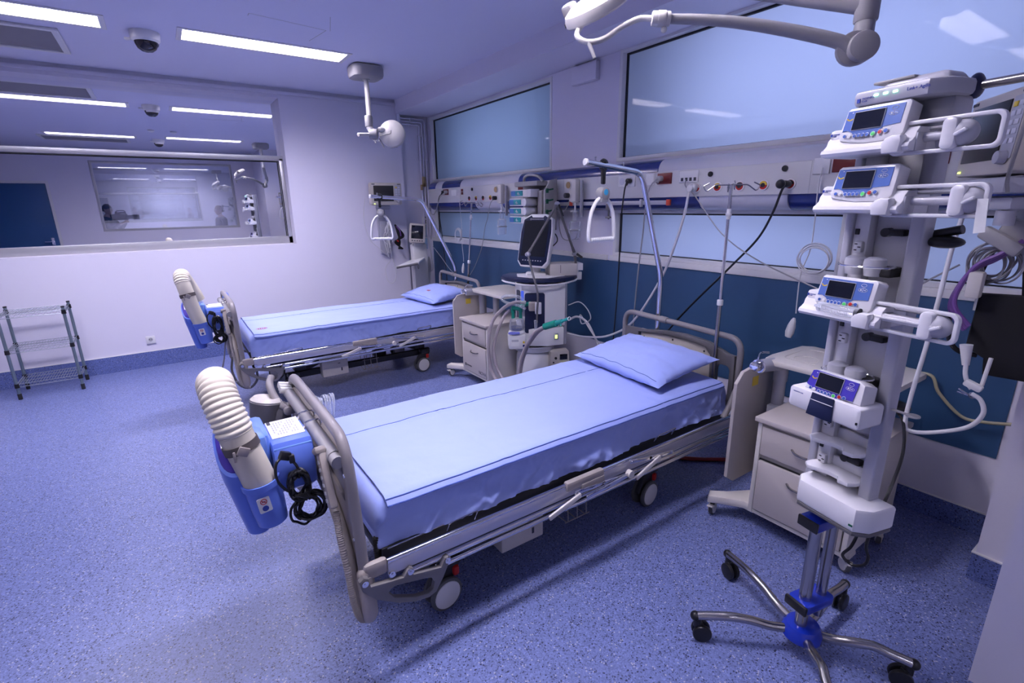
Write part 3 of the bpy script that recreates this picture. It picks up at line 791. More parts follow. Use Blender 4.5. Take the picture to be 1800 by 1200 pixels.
def make_pillow(loc, rz, L, W, H, seed, label, stamp=False):
    t = empty('pillow', loc, rz, label, 'pillow', 'blue pillows')
    t.rotation_euler = (0, radians(-9), rz)
    N = 40
    def pt(u, v, s):
        a = 2 * u - 1; b = 2 * v - 1
        # corners pulled out, edges drawn in
        ex = L / 2 * a * (1 - .07 * (1 - b * b) * abs(a) ** 3) ; ey = W / 2 * b * (1 - .09 * (1 - a * a) * abs(b) ** 3)
        h = ((1 - abs(a) ** 2.6) * (1 - abs(b) ** 2.6)) ** .55
        z = H / 2 * h * s
        z += h * .012 * fbm(a * 1.6 + seed, b * 1.6, s + seed) + .004 * fbm(a * 5 + seed, b * 2.5, seed) * h + .006 * h * (1 - min(1, abs(fbm(a * 2.2 + b + seed, b * 1.5 - a, 9.1)) * 4)) ** 2
        edge = max(abs(a), abs(b))
        z += .006 * math.sin(a * 21 + seed) * (abs(b) > .8) * h + .006 * math.sin(b * 19 + seed) * (abs(a) > .8) * h
        return V((ex, ey, z))
    m = MB(); m.grid(lambda u, v: pt(u, v, 1), N, N); m.grid(lambda u, v: pt(u, 1 - v, -1), N, N)
    bmesh.ops.remove_doubles(m.bm, verts=m.bm.verts[:], dist=.0006)
    m.build('pillowcase', M_['sheet'], t, angle=80)
    m = MB(); m.tube([pt(.06 + .88 * k / 30, .055, 1) + V((0, 0, .001)) for k in range(31)] if False else [pt(.055, .05 + .9 * k / 30, 1) + V((0, 0, .001)) for k in range(31)], .0016, n=6, smooth=False); m.build('seam', M_['hem'], t)
    if stamp:
        m = MB()
        q = pt(.30, .42, 1)
        q.z += .005
        m.torus((q.x, q.y, q.z + .001), .022, .0014, n=24, m=4, sq=(.7, 1.3))
        for k in range(3): m.box((q.x, q.y - .014 + .014 * k, q.z + .001), (.018, .007, .0012))
        m.build('stamp', M_['red'], t)
    return t
make_pillow((2.315, 1.955, .728), radians(-4), .50, .74, .135, 2.0, 'plump blue pillow at the head of the bed nearest the camera')
make_pillow((2.33, 4.90, .727), radians(6), .46, .70, .135, 9.0, 'blue pillow with a red stamp at the head of the farther bed', True)

# ------------------------------------------------------------------ lifting poles with their grips
def lifting_pole(pts, label):
    t = empty('lifting_pole', (pts[0][0], pts[0][1], .43), 0, label, 'lifting pole', 'bed lifting poles')
    b = V(t.location)
    m = MB(); m.tube([V(p) - b for p in fillet(pts, .07, 7)], .0175, n=16, smooth=False); p = m.build('pole', M_['chrome'], t)
    m = MB(); e = V(pts[-1]) - b; d = (V(pts[-1]) - V(pts[-2])).normalized()
    m.cyl(e - d * .002, e + d * .012, .0195, n=18, bev=.003); m.build('end_cap', M_['white'], t)
    m = MB()
    for k in (.07, .30): q = e - d * k; m.cyl(q, q + V((0, 0, .032)), .0045, n=10); m.sph(q + V((0, 0, .034)), .006, 8)
    m.build('stop_pin', M_['chrome'], t)
    return t
lp1 = [(2.70, 2.16, .43), (2.70, 2.16, 1.17), (2.45, 2.155, 1.825), (1.99, 2.15, 1.872)]
lifting_pole(lp1, 'bent chrome lifting pole over the bed nearest the camera')
lp2 = [(2.70, 5.07, .43), (2.70, 5.07, .97), (2.33, 5.075, 1.715), (1.775, 5.08, 1.752)]
lifting_pole(lp2, 'bent chrome lifting pole over the farther bed')
def lifting_grip(loc, rz, label, ringcol, white=True):
    t = empty('trapeze_grip', loc, rz, label, 'lifting handle', 'trapeze grips')
    # local: x across the handle, origin at the pole axis
    m = MB(); m.torus((0, 0, 0), .025, .011, 'X' if False else 'Y', n=20, m=8)
    m.box((0, 0, -.062), (.026, .020, .085), bev=.006); m.box((.0, .0, .020), (.03, .034, .016), bev=.005)
    m.build('strap', M_['black'], t)
    m = MB(); m.cyl((0, -.026, -.155), (0, .026, -.155), .036, n=24, bev=.005); m.box((0, 0, -.185), (.055, .046, .04), bev=.008); hub = m.build('hub', M_['lampgrey'], t)
    m = MB(); m.cyl((0, -.0275, -.148), (0, -.0255, -.148), .017, n=20); m.build('hub_badge', ringcol, hub)
    m = MB()
    pts = [(-.018, 0, -.178), (-.055, 0, -.205), (-.088, 0, -.26), (-.103, 0, -.33), (-.108, 0, -.395), (-.098, 0, -.418), (-.08, 0, -.422)]
    m.tube(pts, .0115, n=12, res=6); m.tube([(-p[0], p[1], p[2]) for p in pts], .0115, n=12, res=6)
    m.build('handle_loop', M_['white'], t)
    m = MB(); m.tube([(-.088 + .176 * k / 44, 0, -.416) for k in range(45)], .0135, n=14, smooth=False, rfn=lambda f, i: .0150 if (i % 4) < 2 else .0125)
    m.build('hand_grip', M_['white'], t)
    return t
lifting_grip((2.125, 2.152, 1.860), radians(2), 'white trapeze grip with turquoise button hanging over the near pillow', mat('turquoise_button', (.06, .42, .72), .2))
lifting_grip((1.865, 5.08, 1.745), radians(-22), 'white trapeze grip hanging from the pole over the farther bed', M_['inkgrey'])

# ------------------------------------------------------------------ infusion poles on the headboards
def iv_pole(base, top, label):
    t = empty('infusion_pole', base, 0, label, 'infusion pole', 'infusion poles')
    d = V(top) - V(base); L = d.length; Mx = d.to_track_quat('Z', 'Y').to_matrix().to_4x4()
    m = MB(); m.M = Mx; m.cyl((0, 0, 0), (0, 0, L * .50), .0125, n=14); m.build('lower_tube', M_['steel'], t)
    m = MB(); m.M = Mx; m.cyl((0, 0, L * .48), (0, 0, L), .009, n=12); m.build('upper_tube', M_['chrome'], t)
    m = MB(); m.M = Mx; m.cyl((0, 0, L * .475), (0, 0, L * .475 + .035), .018, n=14, bev=.004); m.cyl((0, 0, L * .87), (0, 0, L * .87 + .016), .017, n=14, bev=.003); m.cyl((0, 0, L * .855), (0, 0, L * .90), .012, n=14, bev=.003); m.build('collar', M_['white'], t)
    for a in (0, 90, 180, 270):
        m = MB(); m.M = Mx @ Matrix.Rotation(radians(a + 4), 4, 'Z')
        m.tube(fillet([(0, 0, L), (.085, 0, L), (.13, 0, L - .035), (.150, .0, L - .005), (.115, 0, L + .012)], .012), .0035, n=8, smooth=False); m.build('hook', M_['steel'], t)
    return t
iv_pole((2.625, 1.66, .44), (2.66, 1.685, 1.74), 'steel infusion pole with four hooks at the near pillow corner')
iv_pole((2.69, 4.83, .44), (2.80, 4.825, 1.675), 'thin infusion pole with four hooks behind the farther bed')
# ================================================================== warm-air blowers hung on the footboards
# local origin: footboard crossbar; x points away from the bed is -x; near side -y
def blower(loc, rz, label, hose_pts, strap_at, ribs_from, second, cordstyle):
    t = empty('warm_air_blower', loc, rz, label, 'warm air blower', 'warm air blowers')
    # motor drum
    m = MB()
    prof = [(-.125, -.085), (-.135, -.02), (-.125, .06), (-.105, .088), (.105, .088), (.125, .06), (.13, -.02), (.11, -.09), (.06, -.125), (-.06, -.125)]
    m.prism(prof, [], .135, frame((-.150, 0, -.028), (0, 1, 0), (0, 0, 1)), bev=.014)
    d = m.build('motor_housing', M_['blower'], t)
    m = MB(); m.box((-.082, .02, .0612), (.112, .165, .003), bev=.001); m.build('instruction_label', M_['label'], d)
    m = MB()
    for k in range(9):
        for j in range(6):
            if (k * 7 + j * 3) % 5: m.box((-.122 + .0095 * k, -.03 + .021 * j, .0630), (.0045, .015, .0008))
    m.build('label_print', M_['inkgrey'], d)
    m = MB(); m.box((-.128, .085, .0630), (.012, .03, .0008)); m.build('label_mark', M_['ink'], d)
    m = MB(); m.box((-.082, -.113, .040), (.125, .012, .012), bev=.004); m.build('label_ledge', M_['blowerlight'], d)
    # intermediate block and hose tower
    m = MB(); m.box((-.180, .02, -.005), (.07, .21, .20), bev=.02); m.box((-.190, -.05, .045), (.06, .12, .11), bev=.015)
    m.build('filter_block', M_['blowerlight'], t)
    m = MB()
    A = Matrix.Translation((-.180, -.125, -.215)) @ Matrix.Rotation(radians(-7), 4, 'Y')
    m.M = A; m.lathe([(0, 0), (.042, 0), (.049, .006), (.055, .07), (.057, .150), (.062, .153), (.062, .174), (.056, .174), (.053, .155), (0, .15)], 28)
    m.M = Matrix.Identity(4)
    h = m.build('hose_socket', M_['blower'], t)
    m = MB(); m.M = A; m.prism(rrect(.040, .056, .005), [], .004, frame((-.012, -.0535, .105), (1, .0, 0), (0, -0.02, 1)))
    m.build('warning_label', M_['label'], h)
    m = MB(); m.M = A
    m.torus((-.012, -.0580, .118), .0095, .0014, 'Y', n=18, m=4)
    m.box((-.012, -.0580, .118), (.018, .0012, .0022), rot=Euler((0, .8, 0))); m.box((-.012, -.0580, .118), (.012, .0012, .003)); m.build('warning_sign', M_['red'], h)
    m = MB(); m.M = A; m.cyl((-.012, -.0570, .092), (-.012, -.0585, .092), .0100, n=18); m.build('mandatory_sign', M_['inkblue'], h)
    # tall tank with slanted violet control panel
    m = MB()
    N = 26
    def ring(z, rx, ry, cx, cy): return [V((cx + rx * math.copysign(abs(cos(a)) ** .75, cos(a)), cy + ry * math.copysign(abs(sin(a)) ** .75, sin(a)), z)) for a in [2 * pi * k / N for k in range(N)]]
    Z = [(-.272, .030, .060, -.222, -.03), (-.264, .040, .070, -.223, -.03), (-.17, .047, .080, -.235, -.03), (-.08, .052, .092, -.247, -.03), (-.045, .055, .10, -.252, -.03)]
    vs = []
    for q in Z: vs += ring(*q)
    top = ring(.055, .058, .105, -.258, -.03)
    for k, v in enumerate(top): v.z = .055 + (v.y + .03) * .60 
    vs += top
    fs = []
    for i in range(len(Z)):
        for k in range(N): k2 = (k + 1) % N; fs.append((i * N + k, i * N + k2, (i + 1) * N + k2, (i + 1) * N + k))
    fs.append(tuple(range(N - 1, -1, -1))); fs.append(tuple(range(len(Z) * N, len(Z) * N + N)))
    m._put(vs, fs); tk = m.build('tank', M_['blower'], t)
    m = MB()
    ins = [V((-.258 + (v.x + .258) * .86, -.03 + (v.y + .03) * .88, 0)) for v in top]
    for v in ins: v.z = .0565 + (v.y + .03) * .60
    lo = [v + V((0, 0, .0025)) for v in ins]
    m._put(ins + lo, [tuple(range(N, 2 * N))] + [(k, (k + 1) % N, N + (k + 1) % N, N + k) for k in range(N)])
    pnl = m.build('control_panel', M_['violet'], tk)
    Pm = frame((-.260, -.015, .068), (1, 0, 0), (0, 1, .60))
    m = MB(); m.M = Pm; m.box((0, .01, .001), (.070, .06, .004), bev=.002); m.build('display_frame', M_['white'], pnl)
    m = MB(); m.M = Pm; m.box((.010, .012, .0035), (.036, .040, .002)); m.build('display', M_['screengrey'], pnl)
    m = MB(); m.M = Pm
    for k in range(4): m.torus((-.024, -.008 + .013 * k, .0035), .004, .0009, n=12, m=4)
    m.build('key', M_['inkblue'], pnl)
    # hose
    m = MB()
    P = spline([V(p) for p in hose_pts], 60)
    n = len(P)
    def rf(f, i):
        q = (i % 6) / 6
        if ribs_from[0] <= f <= ribs_from[1]:
            q2 = (i % 14) / 14
            return .0515 + .0055 * abs(sin(pi * q2))
        return .0510 + .0011 * (i % 2)
    m.tube(P, .055, n=28, smooth=False, rfn=rf)
    hz = m.build('air_hose', M_['hose'], t, angle=180)
    # strap
    i0 = min(range(8, n // 2), key=lambda i: abs(P[i].z - strap_at)); c = P[i0]; tg = (P[i0 + 3] - P[i0 - 3]).normalized()
    m = MB(); m.M = Matrix.Translation(c) @ tg.to_track_quat('Z', 'Y').to_matrix().to_4x4()
    m.lathe([(.0535, -.014), (.0560, -.014), (.0560, .014), (.0535, .014)], 28)
    m.box((0, -.062, 0), (.03, .010, .036), bev=.003) if False else None
    st = m.build('strap', M_['strap'], t)
    m = MB(); m.M = Matrix.Translation(c + V((-.005, -.059, 0))); m.box((.005, 0, 0), (.034, .008, .030), bev=.003, rot=Euler((0, .5, 0))); m.box((-.022, 0, -.012), (.008, .006, .036), bev=.002); m.build('buckle', M_['bedtaupe'], st)
    # hanging hooks to the crossbar
    m = MB()
    for y in (-.03, .07):
        m.tube(fillet([(-.03, y, .02), (-.02, y, .085), (.036, y, .085), (.038, y, .03)], .016), .004, n=8, smooth=False)
    m.each('hook', M_['chrome'], t)
    # power cord: plug and bundled loops
    m = MB(); m.box((-.118, -.150, .030), (.036, .022, .030), bev=.005, rot=Euler((0, .5, .2))); m.box((-.098, -.155, .015), (.018, .018, .030), bev=.003)
    m.build('plug', M_['black'], t)
    m = MB()
    m.tube([(-.125, -.150, .03), (-.150, -.16, .01), (-.155, -.165, -.04), (-.135, -.165, -.085), (-.11, -.165, -.11)], .0048, n=8)
    m.tube([(-.10, -.155, .01), (-.085, -.16, -.02), (-.085, -.165, -.06)], .0048, n=8)
    rnd = random.Random(5)
    cx, cz = -.088, -.085
    for k in range(11):   # upper bundle
        a = rnd.uniform(-.5, .5); R = rnd.uniform(.030, .046); pts = []
        for j in range(14):
            g = 2 * pi * j / 14; x = R * cos(g) * .78; z = R * sin(g) * (1.25 if cordstyle == 0 else 1.9)
            pts.append((cx + x * cos(a) - z * sin(a) * .4, -.165 + rnd.uniform(-.012, .012), cz + z))
        m.tube(pts, .0046, n=6, res=3, closed=True)
    cx2, cz2 = (-.066, -.180) if cordstyle == 0 else (-.085, -.185)
    for k in range(9):   # lower loop
        R = rnd.uniform(.036, .055) if cordstyle == 0 else rnd.uniform(.028, .040); pts = []
        ox, oz = rnd.uniform(-.012, .012), rnd.uniform(-.012, .012)
        for j in range(14):
            g = 2 * pi * j / 14; pts.append((cx2 + ox + R * cos(g), -.168 + rnd.uniform(-.012, .012), cz2 + oz + R * sin(g)))
        m.tube(pts, .0046, n=6, res=3, closed=True)
    for k in range(5): m.tube([(cx - .02 + .01 * k, -.178, cz - .03), ((cx + cx2) / 2 + .004 * k, -.180, (cz + cz2) / 2), (cx2 - .02 + .012 * k, -.178, cz2 + .035)], .0046, n=6)
    m.build('power_cord', M_['cable'], t)
    return t
# near: hose parked upright, arching over behind the tower
b1 = blower((.335, 1.86, .800), 0, 'blue warm air blower with thick ribbed cream hose on the near footboard',
    [(-.196, -.125, -.075), (-.222, -.125, .031), (-.240, -.120, .10), (-.256, -.110, .175), (-.270, -.085, .240), (-.276, -.04, .283), (-.274, .02, .275), (-.264, .055, .20), (-.256, .065, .13)], .095, (.315, .9), False, 0)
b2 = blower((.330, 4.80, .805), 0, 'blue warm air blower with cream hose hanging on the farther footboard',
    [(-.196, -.125, -.075), (-.232, -.125, .06), (-.252, -.12, .17), (-.268, -.10, .265), (-.272, -.06, .322), (-.262, .0, .325), (-.232, .045, .255), (-.200, .06, .165), (-.185, .065, .11)], .185, (.40, .60), False, 1)
# far unit: blue sleeve with cable ties at the bed frame
m = MB(); m.tube([(.04, .42, .02), (.045, .45, .065), (.05, .485, .07), (.052, .50, .03)], .026, n=12); m.build('blue_sleeve', M_['blower'], b2)

# coil of clear suction tubing hanging at the near foot end
m = MB(); rnd = random.Random(3)
for k in range(9):
    pts = []; R = .060 + .008 * rnd.random(); ox = .010 * k; sw = rnd.uniform(-.25, .25)
    for j in range(18):
        g = 2 * pi * j / 18; pts.append((.035 + ox + sw * .02 * cos(g) + .012 * sin(g), .23 + R * .75 * cos(g) - .12 * ox, .765 + R * 1.15 * sin(g) + .006 * sin(k * 1.9)))
    m.tube(pts, .0040, n=6, res=3, closed=True)
m.tube([(.06, .30, .82), (.03, .36, .85), (.02, .40, .80)], .0040, n=6)
o = m.build('tubing_coil', M_['clear'], loc=(.38, 1.95, 0)); tag(o, 'coil of clear plastic tubing hung on the near bed footboard', 'tubing')
# grey handset holder with rounded white cup clipped to the far end of the near foot bar
t = empty('handset_holder', (.335, 2.28, .80), radians(12), 'dark grey handset holder with white cup clipped on the near footboard', 'holder')
m = MB(); m.lathe([(0, -.17), (.038, -.165), (.052, -.08), (.060, .0), (.064, .028), (.058, .034), (0, .030)], 22, Matrix.Translation((-.105, -.02, .02)) @ Matrix.Rotation(.25, 4, 'Y')); m.box((-.055, -.03, -.03), (.09, .085, .12), bev=.025); m.build('body', M_['beddark'], t)
m = MB(); m.lathe([(.060, .028), (.063, .036), (.050, .050), (.02, .040), (0, .036)], 22, Matrix.Translation((-.105, -.02, .02)) @ Matrix.Rotation(.25, 4, 'Y'))
m.box((-.150, -.02, -.07), (.016, .07, .17), bev=.007, rot=Euler((0, .22, 0))); m.build('cup_rim', M_['beigelight'], t)
m = MB(); m.tube([(-.03, -.06, .0), (-.055, -.055, .03), (-.06, .0, .075), (-.045, .06, .095), (-.02, .10, .11)], .016, n=10); m.cyl((-.035, -.072, .002), (-.035, -.092, .002), .019, n=16, bev=.003)
m.box((.0, -.05, .0), (.07, .05, .05), bev=.012); m.build('clamp_arm', M_['bedgrey'], t)
m = MB()
for k in range(3): m.box((.01 + .005 * k, .03 + .022 * k, .055 + .006 * k), (.055, .017, .03), bev=.005, rot=Euler((.2, .3, 0)))
m.build('connector', M_['white'], t)
# ================================================================== bedside cabinets (local: front faces -x, origin on the floor under the body)
def castor(parent, x, y, rz, brake=True, r=.036):
    c = empty('caster', (x, y, 0), rz); c.parent = parent
    m = MB(); m.cyl((0, -.011, r), (0, .011, r), r, n=22, bev=.005); m.build('tyre', M_['tyre'], c)
    m = MB()
    for q in (-1, 1): m.lathe([(r * .80, 0), (r * .74, .004), (0, .006)], 20, Matrix.Translation((0, q * .0105, r)) @ Matrix.Rotation(-q * pi / 2, 4, 'X'))
    m.each('wheel_disc', M_['wheelwhite'], c)
    m = MB(); m.box((.012, 0, r * 2 + .010), (.05, .036, .022), bev=.008); m.cyl((.02, 0, r * 2), (.02, 0, r * 2 + .03), .012, n=12)
    if brake: m.box((-.040, 0, r * 1.75), (.028, .032, .010), bev=.004, rot=Euler((0, .5, 0))); m.box((-.028, 0, r * 1.55), (.008, .03, .03), bev=.003)
    m.build('castor_housing', M_['beigelight'], c)
def cabinet(loc, label, nova):
    t = empty('bedside_cabinet', loc, 0, label, 'bedside cabinet', 'bedside cabinets')
    D, W = .50, .46; z0, z1 = .095, .605
    m = MB()
    for s in (-1, 1): m.box((0, s * (W / 2 - .011), (z0 + z1) / 2), (D, .022, z1 - z0), bev=.003)
    m.box((D / 2 - .008, 0, (z0 + z1) / 2), (.016, W - .03, z1 - z0)); m.box((0, 0, z0 + .011), (D - .01, W - .03, .022), bev=.002); m.box((.01, 0, .415), (D - .02, W - .03, .02), bev=.002)
    m.box((.0, 0, z1 - .02), (D - .02, W - .03, .018), bev=.002)
    m.build('body', M_['beigelight'], t)
    m = MB(); m.box((-.005, 0, z1 + .012), (D + .03, W + .02, .024), bev=.004); m.build('top_board', M_['beige'], t)
    def front(name, za, zb, hz):
        m = MB(); m.box((-D / 2 + .004, 0, (za + zb) / 2), (.020, W - .052, zb - za), bev=.003); d = m.build(name, M_['beige'], t)
        m = MB(); m.tube([(-D / 2 - .006, .055, hz + .005), (-D / 2 - .026, .03, hz), (-D / 2 - .030, -.01, hz - .002), (-D / 2 - .024, -.05, hz), (-D / 2 - .006, -.075, hz + .004)], .0055, n=8); m.build('handle', M_['steel'], d)
        m = MB(); m.box((-D / 2 + .014, 0, (za + zb) / 2), (.006, W - .044, zb - za + .012)); m.build('shadow_gap', M_['black'], d)
        return d
    front('drawer', .435, .585, .515); door = front('door', .125, .400, .335)
    if nova:
        Tm = frame((-D / 2 - .0065, -.075, .145), (0, -1, 0), (0, 0, 1))
        text('NOVA', .044, M_['ink'], door, Tm)
        m = MB(); m.torus((-D / 2 - .0065, .165, .180), .011, .0035, 'X', n=16, m=4)
        for k in range(11): m.box((-D / 2 - .0065, .142 - .0085 * k, .180), (.0008, .0055, .010 if k % 3 else .013))
        m.build('maker_mark', M_['ink'], door)
    # foot arms towards the bed
    m = MB()
    m.prism([(-.24, .205), (-.24, .26), (-.30, .345), (-.345, .40), (-.285, .43), (-.22, .37), (-.10, .30), (.10, .30), (.16, .37), (.22, .43), (.28, .40), (.26, .205)], [], .045, Matrix.Translation((0, 0, .085)), bev=.010)
    for s in (-.17, .17): m.box((s, -.20, .085), (.07, .07, .03), bev=.01)
    m.each('foot_arm', M_['beigelight'], t)
    castor(t, -.29, .40, .25); castor(t, .235, .40, -.3); castor(t, -.19, -.215, .9); castor(t, .16, -.225, .3)
    # mast beside the body with swivelling knuckle, hanging flap
    m = MB(); m.box((.02, .275, .36), (.11, .07, .50), bev=.006); m.build('mast_housing', M_['rackgrey'], t)
    m = MB(); m.cyl((.02, .285, .58), (.02, .285, .755), .030, n=20); m.tube(fillet([(.02, .285, .74), (.02, .285, .835), (-.15, .315, .845)], .05), .034, n=16, smooth=False); mk = m.build('mast', M_['rackgrey'], t)
    m = MB(); m.cyl((-.145, .314, .845), (-.19, .322, .847), .026, n=16, bev=.005); m.torus((-.155, .316, .845), .030, .008, 'X', n=18, m=6); m.tube([(-.16, .32, .87), (-.12, .33, .905), (-.06, .32, .90)], .005); m.build('clamp', M_['chrome'], mk)
    m = MB()
    out = [(-.265, .235), (-.265, .76), (-.215, .815), (-.14, .825), (.10, .825), (.11, .80), (.11, .22), (.09, .19), (-.20, .19)]
    m.prism(out, [], .020, XZ((0, .372, 0)), bev=.004); fl = m.build('hanging_flap', M_['beige'], t)
    m = MB(); m.box((-.10, .3505, .745), (.055, .0015, .05)); m.build('sticker', M_['yellow'], fl)
    # raised overbed table
    for (x, y) in ((.085, .135), (.155, -.145)):
        m = MB(); m.cyl((x, y, z1 + .02), (x, y, .842), .031, n=22); m.torus((x, y, z1 + .028), .033, .006, n=22, m=6); m.build('column', M_['rackgrey'], t)
    m = MB()
    cs = [(-.09, -.24), (.27, -.245), (.315, -.20), (.34, .28), (.30, .33), (.02, .345), (-.06, .335), (-.09, .30)]
    m.prism(cs, [], .030, Matrix.Translation((0, 0, .842)), bev=.008)
    tb = m.build('overbed_table', M_['beigelight'], t)
    m = MB(); m.tube(fillet([(.0, .12, .8725), (.0, .28, .8725), (.25, .28, .8725), (.26, .12, .8725)], .04), .0022, n=6, smooth=False); m.torus((.06, .19, .8725), .055, .0022, n=24, m=5); m.build('moulded_rim', M_['beigelight'], tb)
    return t
c1 = cabinet((2.52, .935, 0), 'beige bedside cabinet with drawer and door behind the pump tower', False)
c2 = cabinet((2.45, 3.83, 0), 'beige bedside cabinet lettered NOVA beside the farther bed', True)

# ================================================================== ventilator between the beds (local: front faces -y)
VT = empty('ventilator', (2.72, 3.52, 0), radians(-33.5), 'white and navy ventilator on its trolley between the two beds', 'ventilator')
m = MB(); m.box((0, .0, .065), (.52, .46, .06), bev=.025); m.box((0, .05, .23), (.30, .30, .30), bev=.04)
m.build('trolley_base', M_['rackgrey'], VT)
for (x, y) in ((-.22, -.19), (.22, -.19), (-.22, .19), (.22, .19)): castor(VT, x, y, .4, False, .03)
m = MB(); m.lathe([(0, .10), (.13, .10), (.145, .13), (.135, .33), (.12, .385), (0, .385)], 28, Matrix.Translation((-.06, -.10, 0)) @ Matrix.Scale(1.15, 4, (1, 0, 0))); m.build('gas_supply_cover', M_['white'], VT)
m = MB(); m.lathe([(.15, .375), (.158, .38), (.158, .42), (.15, .425)], 28, Matrix.Translation((-.05, -.09, 0)) @ Matrix.Scale(1.15, 4, (1, 0, 0))); m.build('collar', M_['rackgrey'], VT)
m = MB()
prof = [(-.215, .185), (-.215, -.10), (-.17, -.195), (.10, -.205), (.215, -.16), (.215, .185)]
m.prism(prof, [], .385, Matrix.Translation((0, 0, .60)), bev=.015)
m.prism([(-.19, .17), (-.19, -.12), (-.15, -.20), (.06, -.225), (.205, -.17), (.205, .17)], [], .165, Matrix.Translation((0, 0, .43)), bev=.010)
vb = m.build('body', M_['white'], VT)
m = MB(); m.box((.222, .02, .70), (.035, .30, .56), bev=.012); m.build('side_panel', M_['rackgrey'], VT)
m = MB(); m.M = frame((-.055, -.201, .76), (1, -.04, 0), (0, 0, 1)); m.prism(rrect(.175, .36, .02, 4, 0, -.03), [], .006, None, bev=.002); m.M = Matrix.Identity(4)
vf = m.build('connection_bay', M_['navydark'], VT)
m = MB(); m.M = frame((-.195, -.15, .80), (.47, -.95, 0), (0, 0, 1)); m.prism(rrect(.055, .26, .012), [], .004); m.build('side_window', M_['navydark'], VT)
m = MB(); m.M = frame((-.163, -.1985, .88), (1, -.04, 0), (0, 0, 1)); m.prism(rrect(.026, .10, .008), [], .006); m.build('bottle_window', M_['ledblue'], VT)
m = MB(); m.box((-.163, -.207, .838), (.02, .004, .012), bev=.001); m.build('status_light', M_['led'], VT)
m = MB(); m.box((-.075, -.24, .800), (.07, .07, .075), bev=.01); m.build('valve_block', M_['bedtaupe'], VT)
m = MB(); m.box((-.03, -.275, .790), (.055, .03, .10), bev=.006); m.build('flow_sensor', M_['white'], VT)
m = MB()
for x in (.075, .15): m.box((x, -.205 + (x - .075) * .38, .575), (.05, .02, .020), bev=.006, rot=Euler((0, 0, .33)))
m.each('latch', M_['navy'], VT)
m = MB(); m.box((.135, -.201, .515), (.040, .012, .055), bev=.002, rot=Euler((0, 0, .36))); lw = m.build('status_window', M_['rackgrey'], VT)
m = MB(); m.box((.135, -.209, .515), (.018, .004, .028), rot=Euler((0, 0, .36))); m.build('status_light', M_['ledyellow'], lw)
m = MB(); m.box((.16, -.17, .30), (.18, .12, .175), bev=.02, rot=Euler((0, 0, .15))); mb_ = m.build('compressor_module', M_['boardbeige'], VT)
m = MB(); m.box((.20, -.2315, .335), (.07, .004, .05), bev=.001, rot=Euler((0, 0, .15))); m.build('module_display', M_['screen'], mb_)
m = MB(); m.box((.205, -.2315, .26), (.018, .005, .028), rot=Euler((0, 0, .15))); m.build('status_light', M_['ledyellow'], mb_)
m = MB(); m.cyl((.13, -.236, .325), (.13, -.245, .325), .012, n=14); m.cyl((.11, -.238, .285), (.11, -.243, .285), .008, n=10); m.each('knob', M_['black'], mb_)
m = MB()
tray = [(-.37, .10), (-.385, -.02), (-.33, -.10), (-.16, -.235), (0, -.265), (.16, -.235), (.33, -.10), (.385, -.02), (.37, .10), (.30, .22), (-.30, .22)]
m.prism([(p[0] * .90, p[1]) for p in tray], [], .036, Matrix.Translation((0, 0, 1.0)), bev=.012); m.build('tray', M_['navydark'], VT)
m = MB(); m.prism([(-.20, .10), (-.20, -.08), (-.06, -.20), (.06, -.205), (.22, -.08), (.22, .15)], [], .006, Matrix.Translation((0, 0, 1.034)), bev=.002); m.box((-.03, .02, 1.04), (.18, .15, .045), bev=.02); m.cyl((-.03, .04, 1.05), (-.03, .06, 1.18), .045, n=18); m.build('tray_inlay', M_['white'], VT)
m = MB(); m.tube([(-.335, -.03, 1.0), (-.29, -.11, .993), (-.144, -.245, .987), (0, -.275, .985), (.144, -.245, .987), (.29, -.11, .993), (.335, -.03, 1.0)], .008, n=8); m.build('tray_rim', M_['white'], VT)
# screen on the ventilator (yawed towards the room, leaning back)
MON = Matrix.Translation((-.04, .0, 1.345)) @ Matrix.Rotation(radians(-40), 4, 'Z') @ Matrix.Rotation(radians(-14), 4, 'X') @ Matrix.Scale(1.16, 4)
m = MB(); m.M = MON
so = [(-.11, -.205), (.11, -.205), (.145, -.165), (.150, .06), (.135, .165), (.07, .200), (-.07, .200), (-.135, .165), (-.150, .06), (-.145, -.165)]
m.prism(so, [], .045, XZ((0, .045, 0)), bev=.012); vm = m.build('monitor_case', M_['white'], VT)
m = MB(); m.M = MON
si = [(-.10, -.192), (.10, -.192), (.134, -.155), (.139, .06), (.125, .155), (.062, .187), (.05, .172), (-.05, .172), (-.062, .187), (-.125, .155), (-.139, .06), (-.134, -.155)]
m.prism(si, [], .006, XZ((0, .0035, 0)), bev=.002); ms = m.build('monitor_glass', mat('dull_navy', (.010, .016, .05), .5, spec=.15), vm)
m = MB(); m.M = MON; m.prism(rrect(.225, .27, .004), [], .003, XZ((0, -.0005, .012))); m.build('monitor_screen', M_['mattscreen'], vm)
m = MB(); m.M = MON
for k in range(8): m.box((-.085 + .024 * k, -.0045, -.155), (.010, .002, .008))
m.torus((-.06, -.0045, .158), .006, .0015, 'Y', n=12, m=4)
for k in range(10): m.box((-.045 + .011 * k, -.0045, .158), (.007, .0012, .006))
m.build('panel_marks', M_['inkgrey'], vm)
m = MB(); m.tube([(.05, .12, 1.42), (.14, .12, 1.40), (.17, .10, 1.33), (.10, .08, 1.26), (.06, .08, 1.2)], .005); m.build('monitor_lead', M_['cable'], VT)
